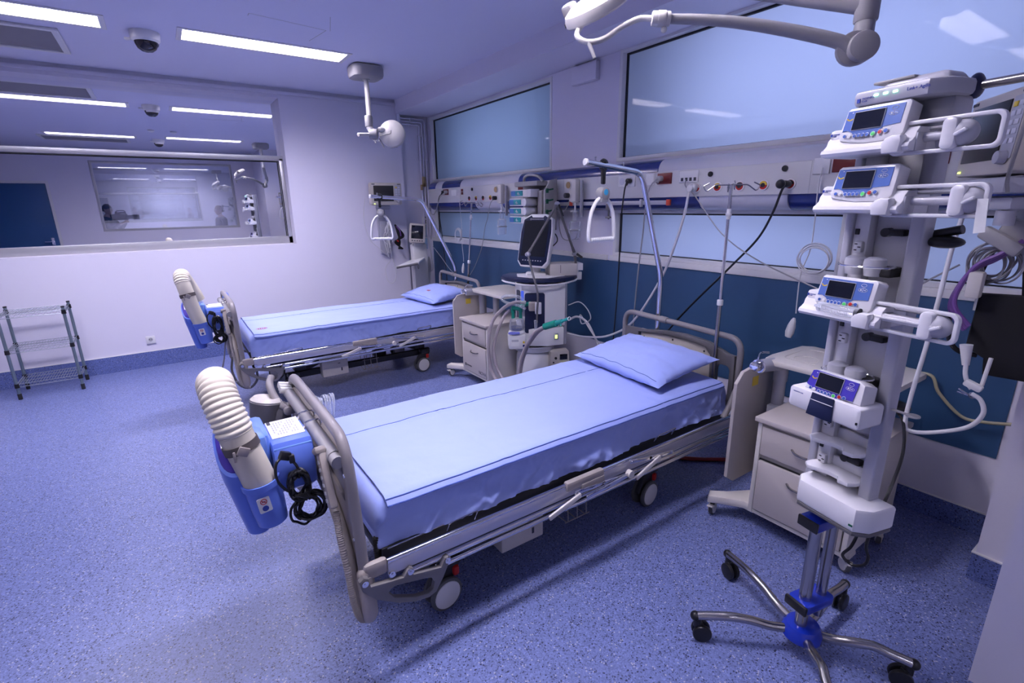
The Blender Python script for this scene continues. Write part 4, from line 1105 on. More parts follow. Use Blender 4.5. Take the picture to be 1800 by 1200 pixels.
# white carton lying on the tray
t = empty('carton', (2.905, 3.44, 1.036), radians(-25), 'white cardboard carton lying on the ventilator tray', 'box')
m = MB(); m.box((0, 0, .052), (.25, .20, .104), bev=.003); m.build('carton_body', M_['beigelight'], t)
m = MB(); m.box((.145, -.02, .075), (.05, .19, .06), bev=.002); m.build('carton_flap', M_['white'], t)
m = MB(); m.box((-.03, -.1008, .06), (.003, .0015, .07)); m.build('seam', M_['ink'], t)
# jointed support arm clamped to the ventilator tray
t = empty('support_arm', (3.00, 3.30, 1.00), 0, 'grey jointed support arm in front of the ventilator screen', 'support arm')
o = V(t.location)
P = [(3.00, 3.30, 1.00), (2.98, 3.315, 1.085), (2.955, 3.315, 1.225), (2.75, 3.315, 1.652), (2.42, 3.285, 1.257), (2.42, 3.155, .954), (2.43, 3.175, .80), (2.44, 3.19, .70)]
P = [V(p) - o for p in P]
m = MB(); m.cyl(P[0], P[1], .014, n=12); m.box(P[0] + V((0, 0, .03)), (.04, .03, .07), bev=.006); m.build('clamp', M_['white'], t)
for a, b in ((P[1], P[2]), (P[2], P[3]), (P[3], P[4])):
    m = MB(); m.cyl(a, b, .0105, n=12); d = (b - a).normalized(); m.cyl(a, a + d * .06, .015, .012, n=12); m.cyl(b - d * .06, b, .012, .015, n=12); m.build('arm_segment', M_['beddark'], t)
for p in (P[2], P[3], P[4]):
    m = MB(); m.sph(p, .021, 14); m.cyl(p + V((-.022, 0, 0)), p + V((.022, 0, 0)), .012, n=12); m.build('joint', M_['rackgrey'], t)
m = MB(); m.cyl(P[3] + V((.0, -.02, -.005)), P[3] + V((.03, -.045, -.10)), .009, .006, n=10); m.cyl(P[2] + V((.0, -.03, .0)), P[2] + V((.02, -.075, -.03)), .011, n=10); m.build('locking_lever', M_['black'], t)
m = MB(); m.tube([P[4], P[4] + V((0, -.05, -.12)), P[5], P[6], P[7]], .009, n=10); m.build('flexible_tip', M_['beddark'], t)
m = MB(); m.cyl(P[7] + V((-.012, .0, .02)), P[7] + V((-.012, 0, -.055)), .015, .011, n=12); m.build('hose_clip', M_['clear'], t)

# humidifier on a rail beside the ventilator
t = empty('humidifier', (2.40, 3.43, .0), radians(-30), 'white heated humidifier with clear chamber between cabinet and ventilator', 'humidifier')
m = MB(); m.box((0, 0, .50), (.15, .13, .13), bev=.018, taper=1.03); m.lathe([(.068, .56), (.072, .58), (.060, .60), (0, .60)], 24); m.cyl((.07, .07, .35), (.07, .07, .46), .02, n=12); m.build('heater_base', M_['white'], t)
m = MB(); m.prism([(-.078, -.066), (-.05, -.082), (.02, -.082), (.02, -.06), (-.055, -.05)], [], .022, Matrix.Translation((0, 0, .572)), bev=.006); m.build('guard', mat('periwinkle_plastic', (.20, .22, .68), .35), t)
m = MB(); m.box((-.02, -.0668, .50), (.075, .002, .07)); m.build('label', M_['label'], t)
m = MB(); m.box((-.02, -.068, .515), (.06, .001, .02)); m.build('label_print', M_['pumpgrey'], t)
m = MB(); m.cyl((.055, -.066, .50), (.055, -.070, .50), .010, n=12); m.build('temperature_key', M_['yellow'], t)
m = MB(); m.cyl((.055, -.066, .468), (.055, -.070, .468), .010, n=12); m.build('power_key', M_['navy'], t)
m = MB(); m.lathe([(.062, .602), (.066, .62), (.060, .68), (.045, .70), (0, .705)], 24); m.build('water_chamber', M_['clear'], t)
m = MB(); m.lathe([(.060, .60), (.064, .612), (.060, .622), (0, .622)], 24); m.build('chamber_base', M_['navy'], t)
for dx in (-.03, .035):
    m = MB(); m.cyl((dx, 0, .695), (dx, 0, .765), .015, n=14); m.cyl((dx, 0, .755), (dx, 0, .80), .018, n=14); m.build('green_port', M_['cleargreen'], t)
m = MB(); m.cyl((.07, .07, .12), (.07, .07, .40), .016, n=12); m.box((.07, .06, .10), (.12, .12, .05), bev=.01); m.build('stand_tube', M_['rackgrey'], t)

# breathing hoses
def ribbed(m, pts, r, res=26): m.tube(pts, r, n=12, res=res, rfn=lambda f, i: r if i % 2 else r * .88)
t = empty('breathing_circuit', (2.3, 3.4, .7), 0, 'cloudy pink corrugated breathing hoses hanging from the ventilator', 'breathing hose')
o = V(t.location)
def rel(L): return [V(p) - o for p in L]
m = MB(); ribbed(m, rel([(2.43, 3.33, .850), (2.35, 3.39, .850), (2.26, 3.44, .795), (2.17, 3.47, .68), (2.13, 3.47, .475), (2.13, 3.43, .283), (2.14, 3.33, .19), (2.17, 3.22, .13), (2.24, 3.14, .06)]), .0155); m.build('inspiratory_hose', M_['clearhose'], t)
m = MB(); ribbed(m, rel([(2.36, 3.47, .77), (2.30, 3.47, .725), (2.22, 3.46, .605), (2.17, 3.45, .448), (2.17, 3.39, .286), (2.19, 3.29, .19), (2.22, 3.18, .11), (2.26, 3.11, .05)]), .0145); m.build('feed_hose', M_['clearhose'], t)
m = MB(); ribbed(m, rel([(2.30, 2.90, .745), (2.30, 3.036, .664), (2.30, 3.17, .5), (2.28, 3.22, .348), (2.27, 3.22, .207), (2.26, 3.16, .06)]), .0155); m.build('patient_hose', M_['clearhose'], t)
m = MB(); ribbed(m, rel([(2.31, 2.915, .737), (2.325, 3.05, .650), (2.33, 3.19, .49), (2.32, 3.25, .33), (2.31, 3.25, .19), (2.30, 3.19, .06)]), .0145); m.build('return_hose', M_['clearhose'], t)
m = MB(); ribbed(m, rel([(2.41, 3.31, .80), (2.37, 3.38, .83), (2.34, 3.48, .835), (2.33, 3.55, .86), (2.35, 3.50, .895), (2.40, 3.38, .89), (2.43, 3.36, .83), (2.46, 3.45, .792)]), .013); m.build('short_loop_hose', M_['clear'], t)
m = MB(); m.cyl(V((2.455, 3.455, .790)) - o, V((2.535, 3.40, .825)) - o, .018, n=14); m.cyl(V((2.35, 3.43, .800)) - o, V((2.41, 3.40, .785)) - o, .017, n=14); m.each('green_cuff', M_['cleargreen'], t)
m = MB(); m.cyl(V((2.30, 2.91, .74)) - o, V((2.325, 2.80, .785)) - o, .026, n=16); m.build('y_piece_sleeve', M_['cleargreen'], t)
m = MB(); m.cyl(V((2.325, 2.80, .785)) - o, V((2.338, 2.745, .81)) - o, .020, .015, n=14); m.cyl(V((2.338, 2.745, .81)) - o, V((2.35, 2.69, .835)) - o, .010, .013, n=14); m.cyl(V((2.335, 2.76, .80)) - o, V((2.325, 2.75, .77)) - o, .008, n=10); m.build('y_piece', M_['clearteal'], t)
m = MB(); m.torus(V((2.352, 2.685, .837)) - o, .013, .003, 'Y', n=16, m=6); m.build('end_ring', M_['white'], t)

# ================================================================== syringe pump stack on the headwall rail (faces -x)
t = empty('pump_rack', (2.93, 3.87, 1.44), 0, 'grey rack with green clips on the headwall behind the ventilator', 'rack')
m = MB()
m.prism([(-.085, -.02), (-.085, .33), (-.02, .415), (.055, .43), (.055, -.02)], [], .022, XZ((0, -.245, 0)), bev=.005)
m.box((.05, 0, .19), (.02, .48, .42), bev=.004); m.box((-.02, .03, .395), (.13, .36, .045), bev=.012); m.box((-.07, -.19, .15), (.03, .06, .36), bev=.006)
m.build('frame', M_['lampgrey'], t)
m = MB(); m.tube([(-.03, .12, .405), (-.04, .10, .455), (-.04, .02, .475), (-.03, -.10, .455), (-.02, -.16, .41)], .013, n=10); m.build('carrying_handle', M_['lampgrey'], t)
for k in range(3):
    m = MB(); m.box((-.035, -.262, .335 - .092 * k), (.085, .03, .014), bev=.003, rot=Euler((0, -.15, 0))); m.box((-.062, -.262, .326 - .092 * k), (.024, .034, .040), bev=.003); m.build('clip', M_['greenplast'], t)
lab = ['topmost small syringe pump with teal display in the headwall rack', 'second pump down with teal display and white drum in the headwall rack', 'third pump down in the headwall rack, a white glint on its teal display', 'lowest teal display pump in the headwall rack, half behind the ventilator screen']
for k in range(4):
    p = empty('syringe_pump', (2.86, 3.95, 1.715 - .080 * k), 0, lab[k], 'syringe pump', 'teal display syringe pumps')
    y = 0 if k else -.03
    m = MB(); m.box((0, y, .035), (.14, .27, .066), bev=.008); m.build('case', M_['white'], p)
    m = MB(); m.box((-.072, y + .035, .036), (.006, .185, .046), bev=.002); s_ = m.build('display', M_['tealscreen'], p)
    m = MB(); m.box((-.0755, y + .09, .036), (.002, .07, .046)); m.build('blue_field', M_['bluescreen'], s_)
    m = MB()
    for dy, dz in ((0, 0), (.016, 0), (.008, .009), (.008, -.009), (-.012, -.008)): m.box((-.077, y + .0 + dy, .034 + dz), (.001, .008, .007), rot=Euler((.78, 0, 0)))
    m.build('cursor_keys', M_['white'], s_)
    m = MB()
    if k == 0: m.box((-.035, -.20, .035), (.10, .06, .07), bev=.006)
    else: m.cyl((-.115, -.165, .035), (0, -.165, .035), .036, n=20, bev=.006); m.box((-.04, -.13, .035), (.07, .10, .05), bev=.008)
    m.build('plunger_drive', M_['pumpwhite'], p)

# ================================================================== headwall supply unit along the window wall
HW = empty('headwall_unit', (X1, 3.43, 1.59), 0, 'long white and navy medical supply rail running under the high windows', 'headwall unit')
o = V(HW.location); ya, yb = .42, 6.36
def hb(m, x, y, z, sx, sy, sz, bev=0, rot=None): m.box(V((x, y, z)) - o, (sx, sy, sz), bev=bev, rot=rot)
m = MB(); hb(m, 3.072, (ya + yb) / 2, 1.775, .10, yb - ya, .178, .004); m.build('front_panel', M_['panelwhite'], HW)
def profile(segs, zlo, up):
    for (a, b, mt) in segs:
        m = MB(); out = [(0, 0), (.035, 0)]; 
        pr = [(-.035 - 0, 0)]
        pts = []
        for k in range(7):
            g = pi / 2 * k / 6
            pts.append((3.035 + .085 * (1 - cos(g)), zlo + (.092 * sin(g) if up else -.092 * sin(g))))
        pts = [(p[0], p[1]) for p in pts] + [(3.145, pts[-1][1]), (3.145, zlo)]
        m.prism(pts, [], b - a, frame((0, b, 0), (1, 0, 0), (0, 0, 1)))
        m.bm.transform(Matrix.Translation(-o)) if False else bmesh.ops.translate(m.bm, verts=m.bm.verts[:], vec=-o)
        m.build('profile_' + ('upper' if up else 'lower') if False else 'profile_cover', mt, HW)
nv, pa = M_['navy'], M_['panelpale']
profile([(6.17, 6.36, nv), (5.98, 6.165, pa), (5.50, 5.975, nv), (4.28, 5.495, pa), (2.52, 4.275, nv), (1.02, 2.515, pa), (.42, 1.015, nv)], 1.864, True)
profile([(5.15, 6.36, nv), (4.58, 5.145, pa), (2.16, 4.575, nv), (1.56, 2.155, pa), (.42, 1.555, nv)], 1.686, False)
m = MB(); hb(m, 3.0, 3.0, 1.650, .012, 1.24, .030, .003); hb(m, 3.02, 3.45, 1.650, .04, .03, .02); hb(m, 3.02, 2.5, 1.650, .04, .03, .02); hb(m, 2.99, 2.62, 1.648, .02, .02, .055, .003); m.build('equipment_rail', M_['alu'], HW)
m = MB(); hb(m, 2.997, 2.375, 1.650, .020, .035, .042, .005); m.build('rail_end_stop', M_['redorange'], HW)
m = MB(); hb(m, 3.0, 3.42, 1.655, .016, .045, .046, .004); m.build('rail_clamp', M_['redorange'], HW)
m = MB(); hb(m, 2.998, 2.96, 1.62, .03, .05, .05, .004); hb(m, 2.998, 2.96, 1.56, .01, .012, .07); hb(m, 2.998, 2.96, 1.54, .03, .05, .014, .003); m.build('screw_clamp', M_['beddark'], HW)
# gas outlets
def outlet(y, z, c):
    g = empty('gas_outlet', V((3.022, y, z)) - o); g.parent = HW
    m = MB(); m.cyl((0, 0, 0), (-.010, 0, 0), .031, n=26, bev=.003); m.build('outlet_ring', M_['white'], g)
    m = MB(); m.cyl((-.009, 0, 0), (-.013, 0, 0), .024, n=24); m.build('colour_disc', M_['red'], g)
    m = MB(); m.prism([(-.0235, .002)] + [(.0235 * cos(a), .0235 * sin(a)) for a in [pi - pi * k / 10 for k in range(11)]][0:11], [], .003, YZ((-.0125, 0, 0))); m.build('colour_sector', M_[c], g)
    m = MB(); m.cyl((-.012, 0, 0), (-.018, 0, 0), .0125, n=20); m.build('socket_hole', M_['black'], g)
for y, c in ((2.166, 'white'), (2.008, 'yellow'), (1.853, 'black'), (1.70, 'yellow'), (1.542, 'black')): outlet(y, 1.742, c)
for y, c in ((5.24, 'black'), (5.085, 'yellow'), (4.93, 'black'), (4.777, 'yellow')): outlet(y, 1.728, c)
# round caps, sockets, switches
m = MB()
for y, z in ((2.07, 1.825), (1.585, 1.83), (5.18, 1.828)): m.cyl(V((3.024, y, z)) - o, V((3.010, y, z)) - o, .017, n=18, bev=.003)
m.each('round_cap', M_['black'], HW)
def plate(y, z, w, h, mt, name):
    m = MB(); hb(m, 3.018, y, z, .010, w, h, .003); return m.build(name, M_[mt], HW)
for y, z, w, h, mt in ((2.44, 1.815, .125, .075, 'darkred'), (5.84, 1.815, .14, .07, 'darkred'), (4.20, 1.815, .11, .07, 'darkred'), (.90, 1.845, .13, .085, 'darkred'), (1.275, 1.835, .11, .085, 'darkred')):
    s_ = plate(y, z, w, h, mt, 'red_socket')
m = MB(); hb(m, 3.018, 5.42, 1.825, .010, .04, .03, .002); hb(m, 3.018, 5.42, 1.79, .010, .04, .03, .002); m.each('red_switch', M_['darkred'], HW)
s_ = plate(2.80, 1.812, .17, .082, 'white', 'double_socket')
for y in (2.845, 2.755):
    m = MB(); m.cyl(V((3.0135, y, 1.812)) - o, V((3.011, y, 1.812)) - o, .026, n=22); m.build('socket_well', M_['panelpale'], s_)
plate(2.57, 1.815, .075, .08, 'white', 'blank_plate'); plate(1.385, 1.83, .085, .085, 'white', 'call_socket'); plate(5.62, 1.80, .13, .07, 'white', 'data_plate')
s_ = plate(2.235, 1.818, .15, .075, 'white', 'data_plate')
m = MB()
for k in range(4): hb(m, 3.012, 2.285 - .034 * k, 1.80, .004, .018, .022)
m.build('data_jack', M_['ink'], s_)
m = MB(); hb(m, 3.0214, 1.44, 1.775, .002, .0025, .17); hb(m, 3.0214, 4.0, 1.775, .002, .0025, .17); hb(m, 3.0214, 3.55, 1.775, .002, .0025, .17); m.each('panel_joint', M_['inkgrey'], HW)

# wall suction regulators with their jars
def suction(y, label, zz=0):
    t = empty('suction_regulator', (3.0, y, 1.75 + zz), 0, label, 'suction regulator', 'suction regulators on the headwall')
    m = MB(); m.box((-.035, 0, .01), (.075, .10, .20), bev=.028); m.cyl((-.06, .03, .055), (-.083, .03, .055), .032, n=24, bev=.003); m.cyl((-.06, .03, -.03), (-.074, .03, -.03), .030, n=22, bev=.003); m.build('regulator_body', M_['beigelight'], t)
    m = MB(); m.cyl((-.083, .03, .055), (-.087, .03, .055), .027, n=22); m.build('gauge_face', M_['amber'], t)
    m = MB(); m.cyl((-.073, .035, -.03), (-.115, .04, -.03), .021, n=18, bev=.004); m.build('knob', M_['black'], t)
    m = MB(); m.cyl((-.045, -.02, -.09), (-.045, -.02, -.17), .008, n=10); m.box((-.045, -.01, -.165), (.02, .09, .012), bev=.004); m.build('stem', M_['white'], t)
    m = MB(); m.cyl((-.045, -.02, -.15), (-.045, -.02, -.24), .021, n=16); m.lathe([(0, -.40), (.046, -.40), (.049, -.39), (.049, -.25), (.03, -.24), (0, -.24)], 22, Matrix.Translation((-.045, -.02, 0))); m.build('jar', M_['clear'], t)
    m = MB(); m.torus((-.045, -.02, -.32), .050, .006, n=22, m=6); m.build('jar_band', M_['inkgrey'], t)
    m = MB(); m.box((-.02, -.072, -.06), (.03, .015, .30), bev=.004); m.build('bracket', M_['rackgrey'], t)
suction(4.49, 'suction regulator with clear jar left of the teal display pumps'); suction(3.34, 'suction regulator with clear jar right of the teal display pumps', .0)
# ================================================================== infusion tower: rolling stand, rack column, four pumps
# local frame: x to the right of the pump fronts, -y towards the front
TWL = (1.74, .63, 0); TWR = math.atan2(-.975, -.22)      # local +x -> (-.22,-.975)
ST = empty('rolling_stand', TWL, TWR, 'five-legged steel rolling stand with cobalt blue hub carrying the infusion pumps', 'rolling stand')
inv = (Matrix.Translation(V(TWL)) @ Matrix.Rotation(TWR, 4, 'Z')).inverted()
m = MB(); m.lathe([(0, .055), (.055, .058), (.068, .070), (.068, .098), (.055, .118), (.03, .126), (0, .126)], 30); m.build('hub', M_['cobalt'], ST)
ends = [(1.46, .89), (1.875, 1.02), (2.10, .635), (1.885, .335), (1.53, .44)]
for (wx, wy) in ends:
    e = inv @ V((wx, wy, 0)); d = V((e.x, e.y, 0)); L = d.length; d.normalize()
    sd = V((-d.y, d.x, 0))
    m = MB()
    pts = [d * .05 + V((0, 0, .088)), d * (L * .30) + V((0, 0, .092)), d * (L * .48) + V((0, 0, .108)), d * (L * .66) + sd * .004 + V((0, 0, .118)), d * (L * .82) + V((0, 0, .112)), d * L + V((0, 0, .104))]
    m.tube(pts, .0165, n=14, res=7); lg = m.build('leg', M_['steel'], ST)
    m = MB(); m.sph(d * (L + .006) + V((0, 0, .103)), .019, 12); m.cyl(d * (L - .004) + V((0, 0, .10)), d * (L - .004) + V((0, 0, .06)), .015, n=12); m.build('end_cap', M_['black'], lg)
    m = MB()
    for q in (-1, 1): m.cyl(d * (L - .022) + sd * (q * .006) + V((0, 0, .036)), d * (L - .022) + sd * (q * .024) + V((0, 0, .036)), .036, n=24, bev=.006)
    m.box(d * (L - .010) + V((0, 0, .062)), (.03, .03, .03), bev=.008); m.build('castor', M_['black'], lg)
m = MB(); m.cyl((0, -.015, .10), (0, -.015, .565), .021, n=22); m.build('column', M_['steel'], ST)
m = MB(); m.cyl((.005, .062, .145), (.005, .062, .56), .018, n=22); m.build('rear_column', M_['steel'], ST)
m = MB(); m.prism(rrect(.085, .15, .02, 5, 0, .02), [], .034, Matrix.Translation((0, 0, .205)), bev=.005); m.build('lower_bracket', M_['cobalt'], ST)
m = MB(); m.box((0, -.058, .222), (.087, .014, .036), bev=.005); m.build('bracket_cap', M_['black'], ST)
m = MB(); m.box((0, .02, .568), (.072, .165, .036), bev=.004); m.build('top_bracket', M_['cobalt'], ST)
m = MB(); m.box((0, -.066, .568), (.074, .010, .038), bev=.003); m.build('bracket_cap', M_['black'], ST)

RK = empty('pump_rack', V(TWL) + V((-.003, -.015, 0)), TWR, 'tall white docking column with metal side rails standing on the rolling stand', 'pump rack')
cx = .012
# foot tray
m = MB()
out = [(-.125, .05), (-.125, -.045), (-.095, -.085), (.10, -.085), (.13, -.045), (.135, .05)]
m.prism([(p[0] + cx - .01, p[1]) for p in out], [], .085, Matrix.Translation((0, 0, .600)), bev=.012)
m.prism([(p[0] * .98 + cx - .01, p[1] * .98) for p in out], [], .02, Matrix.Translation((0, 0, .66)), bev=.006)
ft = m.build('foot_tray', M_['pumpwhite'], RK); ft.location = (.036, 0, .040)
m = MB(); m.prism([(p[0] * .985 + cx - .01, p[1] * .985) for p in out], [], .014, Matrix.Translation((0, 0, .588)), bev=.004); m.build('tray_underside', M_['beddark'], ft)
m = MB(); m.box((.095, -.0875, .625), (.012, .002, .006)); m.build('power_light', M_['greenplast'], ft)
m = MB(); m.box((.005, .052, 1.30), (.19, .012, 1.30), bev=.003); m.box((-.058, .03, 1.30), (.055, .04, 1.30), bev=.01); m.build('back_panel', M_['pumpwhite'], RK)
for x, r in ((-.088, .013), (.104, .020)):
    m = MB(); m.prism(rrect(r * 2, .05, .008, 4, x, .02), [], 1.28, Matrix.Translation((0, 0, .665))); m.build('side_rail', M_['rackgrey'], RK)
m = MB(); m.box((.01, .075, 1.31), (.15, .04, 1.28), bev=.01); m.build('spine', M_['rackgrey'], RK)
def shelf(z):
    m = MB()
    pr = [(-.08, .04), (-.082, -.035), (-.06, -.055), (-.03, -.042), (.0, -.030), (.03, -.030), (.045, -.05), (.075, -.045), (.088, -.02), (.088, .04)]
    m.prism(pr, [], .016, Matrix.Translation((0, 0, z)), bev=.005); m.box((.0, .036, z + .025), (.17, .015, .05), bev=.005); m.build('shelf', M_['pumpwhite'], RK)
for z in (.757, .86): shelf(z)
for z in (.79, .925, 1.22, 1.51):
    m = MB(); m.box((-.064, .008, z + .045), (.013, .006, .018), bev=.002); m.build('button', M_['black'], RK)
    m = MB(); m.box((-.050, .004, z), (.026, .016, .034), bev=.005); k_ = m.build('power_outlet', M_['white'], RK)
    m = MB()
    for dx, dz in ((-.004, .009), (-.004, -.009), (.006, 0)): m.box((-.050 + dx, -.0045, z + dz), (.008, .002, .003))
    m.build('pin_slot', M_['black'], k_)
for z in (.815, 1.235, 1.555):
    m = MB(); m.box((.032, .036, z), (.055, .03, .020), bev=.006); m.cyl((.008, .02, z), (.008, .05, z), .013, n=14); m.build('lock_lever', M_['black'], RK)
# cups with wire ring above two pumps
for z in (1.085, 1.425):
    m = MB(); m.torus((.0, -.025, z + .035), .062, .0028, n=30, m=6, sq=(1.25, .8)); m.build('wire_ring', M_['chrome'], RK)
    m = MB()
    for dx in (-.035, .022): m.lathe([(0, 0), (.024, 0), (.030, .035), (.028, .048), (.018, .055), (0, .055)], 18, Matrix.Translation((dx, -.02, z + .006)))
    m.build('tube_holder', M_['pumpgrey'], RK)
    m = MB(); m.box((.05, .0, z + .02), (.05, .06, .03), bev=.008); m.build('holder_clip', M_['black'], RK)
# top unit
m = MB()
tp = [(-.11, -.105), (-.118, -.085), (-.10, .05), (.11, .07), (.145, .03), (.14, -.06), (.10, -.105)]
m.prism(tp, [], .046, Matrix.Translation((0, 0, 1.938)), bev=.012); m.box((.03, -.01, 1.992), (.20, .11, .03), bev=.012, taper=.8); m.box((.07, .03, 1.87), (.12, .10, .15), bev=.02)
top = m.build('top_unit', M_['pumpgrey'], RK)
FT = frame((-.095, -.1065, 1.952), (1, 0, 0), (0, .0, 1))
m = MB(); m.box((-.03, -.03, 2.006), (.12, .06, .008), bev=.003); m.build('top_bar', M_['lampgrey'], top)
m = MB()
for k in range(3): m.box((-.044 + .028 * k, -.1065, 1.964), (.013, .004, .006), bev=.0015)
m.build('status_light', M_['led'], top)
top.scale = (.87, .87, .87); top.location = (.036, -.010, .212)
text('Link+ Agilia', .013, M_['inkblue'], top, frame((.044, -.1068, 1.959), (1, 0, 0), (0, 0, 1)))
text('FRESENIUS', .008, M_['inkblue'], top, frame((-.086, -.1068, 1.957), (1, 0, 0), (0, 0, 1))); text('KABI', .008, M_['inkblue'], top, frame((-.086, -.1068, 1.949), (1, 0, 0), (0, 0, 1)))
m = MB(); m.box((-.096, -.1065, 1.955), (.010, .002, .012)); m.build('maker_mark', M_['inkblue'], top)

def keypad(parent, Km, face, w, h):
    """keys on the sloping front (drawing units: metres, origin in the middle)"""
    m = MB(); m.M = Km; m.box((-.013, .0095, .0022), (.092, .055, .002), bev=.0009); m.build('screen_rim', M_['inkgrey'], parent)
    m = MB(); m.M = Km; m.box((-.013, .0095, .0034), (.088, .051, .0014)); m.build('screen', M_['screen'], parent)
    def key(x, y, r, mt, nm='key', rim=True):
        m = MB(); m.M = Km; m.cyl((x, y, .0012), (x, y, .0036), r, n=16, bev=.0007); k = m.build(nm, M_[mt], parent)
        if rim:
            m = MB(); m.M = Km; m.torus((x, y, .0034), r, .0007, n=16, m=4); m.build('key_rim', M_['white'], k)
    yb = -h / 2 + .008
    key(-w / 2 + .012, yb + .004, .0056, 'keyblue'); key(-w / 2 + .026, yb + .003, .0056, 'white')
    for k in range(4): key(-w / 2 + .044 + .0125 * k, yb + .002, .0055, 'keyblue')
    key(.012 + .002, yb + .002, .0066, 'green', 'start_key'); key(.034, yb + .005, .0066, 'red', 'stop_key'); key(.050, yb + .0065, .0062, 'keyblue')
    m = MB(); m.M = Km
    for k in range(12): m.box((-.036 + .0047 * k, yb - .0065, .0015), (.0032, .0018, .0008))
    m.build('ruler_marks', M_['ink'], parent)
    m = MB(); m.M = Km
    for k in range(9):
        a = radians(200 + 15 * k); m.box((-w / 2 + .014 + .0095 * cos(a), h / 2 - .022 + .008 * sin(a), .0014), (.0034, .0028, .0008), rot=Euler((0, 0, a)))
    m.build('yellow_arc', M_['yellow'], parent)
    m = MB(); m.M = Km; m.torus((.058, h / 2 - .012, .0014), .007, .0006, n=16, m=4, sq=(1.2, .7)); m.torus((.058, h / 2 - .027, .0014), .013, .0005, n=16, m=4, sq=(1.1, .45)); m.box((-w / 2 + .018, h / 2 - .008, .0014), (.004, .002, .0008)); m.box((.058, h / 2 - .027, .0014), (.0009, .010, .0008)); m.box((.052, h / 2 - .027, .0014), (.005, .005, .0008)); m.box((.064, h / 2 - .027, .0014), (.006, .0022, .0008)); m.build('keypad_marks', M_['white'], parent)
def syringe_pump(z, label, syringe, carriage, tiltup=.0, face='pumpblue'):
    p = empty('infusion_pump', V(TWL) + V((-.013, -.0575, z)), TWR, label, 'infusion pump', 'infusion pumps on the tower'); p.scale = (.9, .9, .9)
    y0 = -.135
    # body: stepped housing with rounded nose
    m = MB()
    prof = [(y0 + .012, .0), (y0 - .006, .003), (y0 - .013, .012), (y0 - .010, .022), (y0 + .002, .029), (y0 + .012, .038), (y0 + .016, .052), (y0 + .028, .066), (.0, .066), (.0, .0)]
    m.prism(prof, [], .265, frame((-.180, 0, 0), (0, 1, 0), (0, 0, 1)), bev=.003)
    m.box((-.150, -.06, .066), (.058, .110, .040), bev=.010); m.box((.02, -.04, .03), (.10, .09, .055), bev=.01)
    b = m.build('housing', M_['pumpwhite'], p)
    # sloping head with the keypad
    Hm = Matrix.Translation((-.045, y0 + .016, .0925)) @ Matrix.Rotation(radians(-12), 4, 'X')
    m = MB(); m.M = Hm
    m.prism([(-.097, -.030), (-.090, -.044), (-.06, -.051), (-.01, -.059), (.05, -.058), (.09, -.050), (.098, -.040), (.098, .046), (.090, .053), (-.080, .053), (-.088, .046)], [], .055, XZ((0, .055, 0)), bev=.006); m.box((.0, .07, -.01), (.17, .06, .07), bev=.012, taper=.9)
    hd = m.build('keypad_head', M_['pumpwhite'], p)
    m = MB(); m.M = Hm
    blue = [(-.083, .043), (-.086, -.018), (-.070, -.016), (-.054, -.024), (-.044, -.036), (.010, -.036), (.024, -.030), (.038, -.016), (.083, -.012), (.083, .043)]
    m.prism(blue, [], .0016, XZ((0, -.0002, 0))); kp = m.build('keypad', M_[face], hd)
    Km = Hm @ XZ((0, -.0012, 0))
    keypad(kp, Km, face, .170, .090)
    m = MB(); m.box((-.172, y0 + .0195, .070), (.007, .001, .008)); m.build('maker_mark', M_['inkblue'], b)
    text('FRESENIUS', .0045, M_['inkblue'], b, frame((-.166, y0 + .0195, .070), (1, 0, 0), (0, 0, 1))); text('KABI', .0045, M_['inkblue'], b, frame((-.166, y0 + .0195, .0655), (1, 0, 0), (0, 0, 1)))
    if syringe:
        # syringe cradle: carriage bars, plunger head and the guard loop on the right
        m = MB(); m.prism(rrect(.27, .092, .022, 6, .142, .036), [rrect(.246, .070, .014, 6, .142, .036)], .017, XZ((0, -.092, 0)), bev=.0035); m.build('guard_loop', M_['pumpwhite'], p)
        m = MB(); m.cyl((.06, -.085, .036), (carriage, -.085, .036), .0125, n=14); m.cyl((.06, -.06, .060), (carriage, -.06, .060), .006, n=10); m.build('drive_bar', M_['pumpgrey'], p)
        m = MB(); m.prism(rrect(.036, .082, .014, 6, 0, .036), [], .058, XZ((carriage, -.070, 0)), bev=.008); pl = m.build('plunger_head', M_['pumpwhite'], p)
        m = MB(); m.sph((carriage + .020, -.098, .036), .034, 20, (1.05, .85, 1.0)); m.build('plunger_dome', M_['pumpgrey'], pl)
        m = MB(); m.box((carriage + .030, -.128, .036), (.030, .014, .010), bev=.004, rot=Euler((0, -.5, 0))); m.build('release_lever', M_['pumpwhite'], pl)
        m = MB(); m.prism([(-.028, -.004), (-.032, .026), (-.022, .040), (-.004, .046), (.020, .044), (.024, .030), (.020, -.004)], [], .036, XZ((.045, -.122, 0)), bev=.009); m.build('barrel_clamp', M_['pumpwhite'], p)
        m = MB(); m.prism([(.058, .0), (.072, .012), (.068, .035), (.08, .05), (.09, .05), (.088, .0)], [], .05, XZ((0, -.07, 0)), bev=.004); m.build('grey_step', M_['pumpgrey'], p)
        if syringe == 2:
            m = MB(); m.cyl((-.110, y0 - .004, .040), (.030, y0 - .004, .040), .0165, n=20, bev=.002); m.cyl((-.124, y0 - .004, .040), (-.110, y0 - .004, .040), .005, n=10); m.build('syringe_barrel', M_['clear'], p)
            m = MB(); m.cyl((.018, y0 - .004, .040), (.030, y0 - .004, .040), .0155, n=18); m.build('syringe_stopper', M_['black'], p)
            m = MB(); m.box((.13, y0 + .02, .038), (.21, .010, .024), bev=.004); m.box((.13, y0 + .02, .038), (.21, .024, .008), bev=.003); m.build('plunger_rod', M_['pumpwhite'], p)
            m = MB()
            for k in range(22): m.box((-.100 + .005 * k, y0 - .0202, .034), (.0008, .001, .010 if k % 5 else .016))
            m.build('scale_marks', M_['inkgrey'], p)
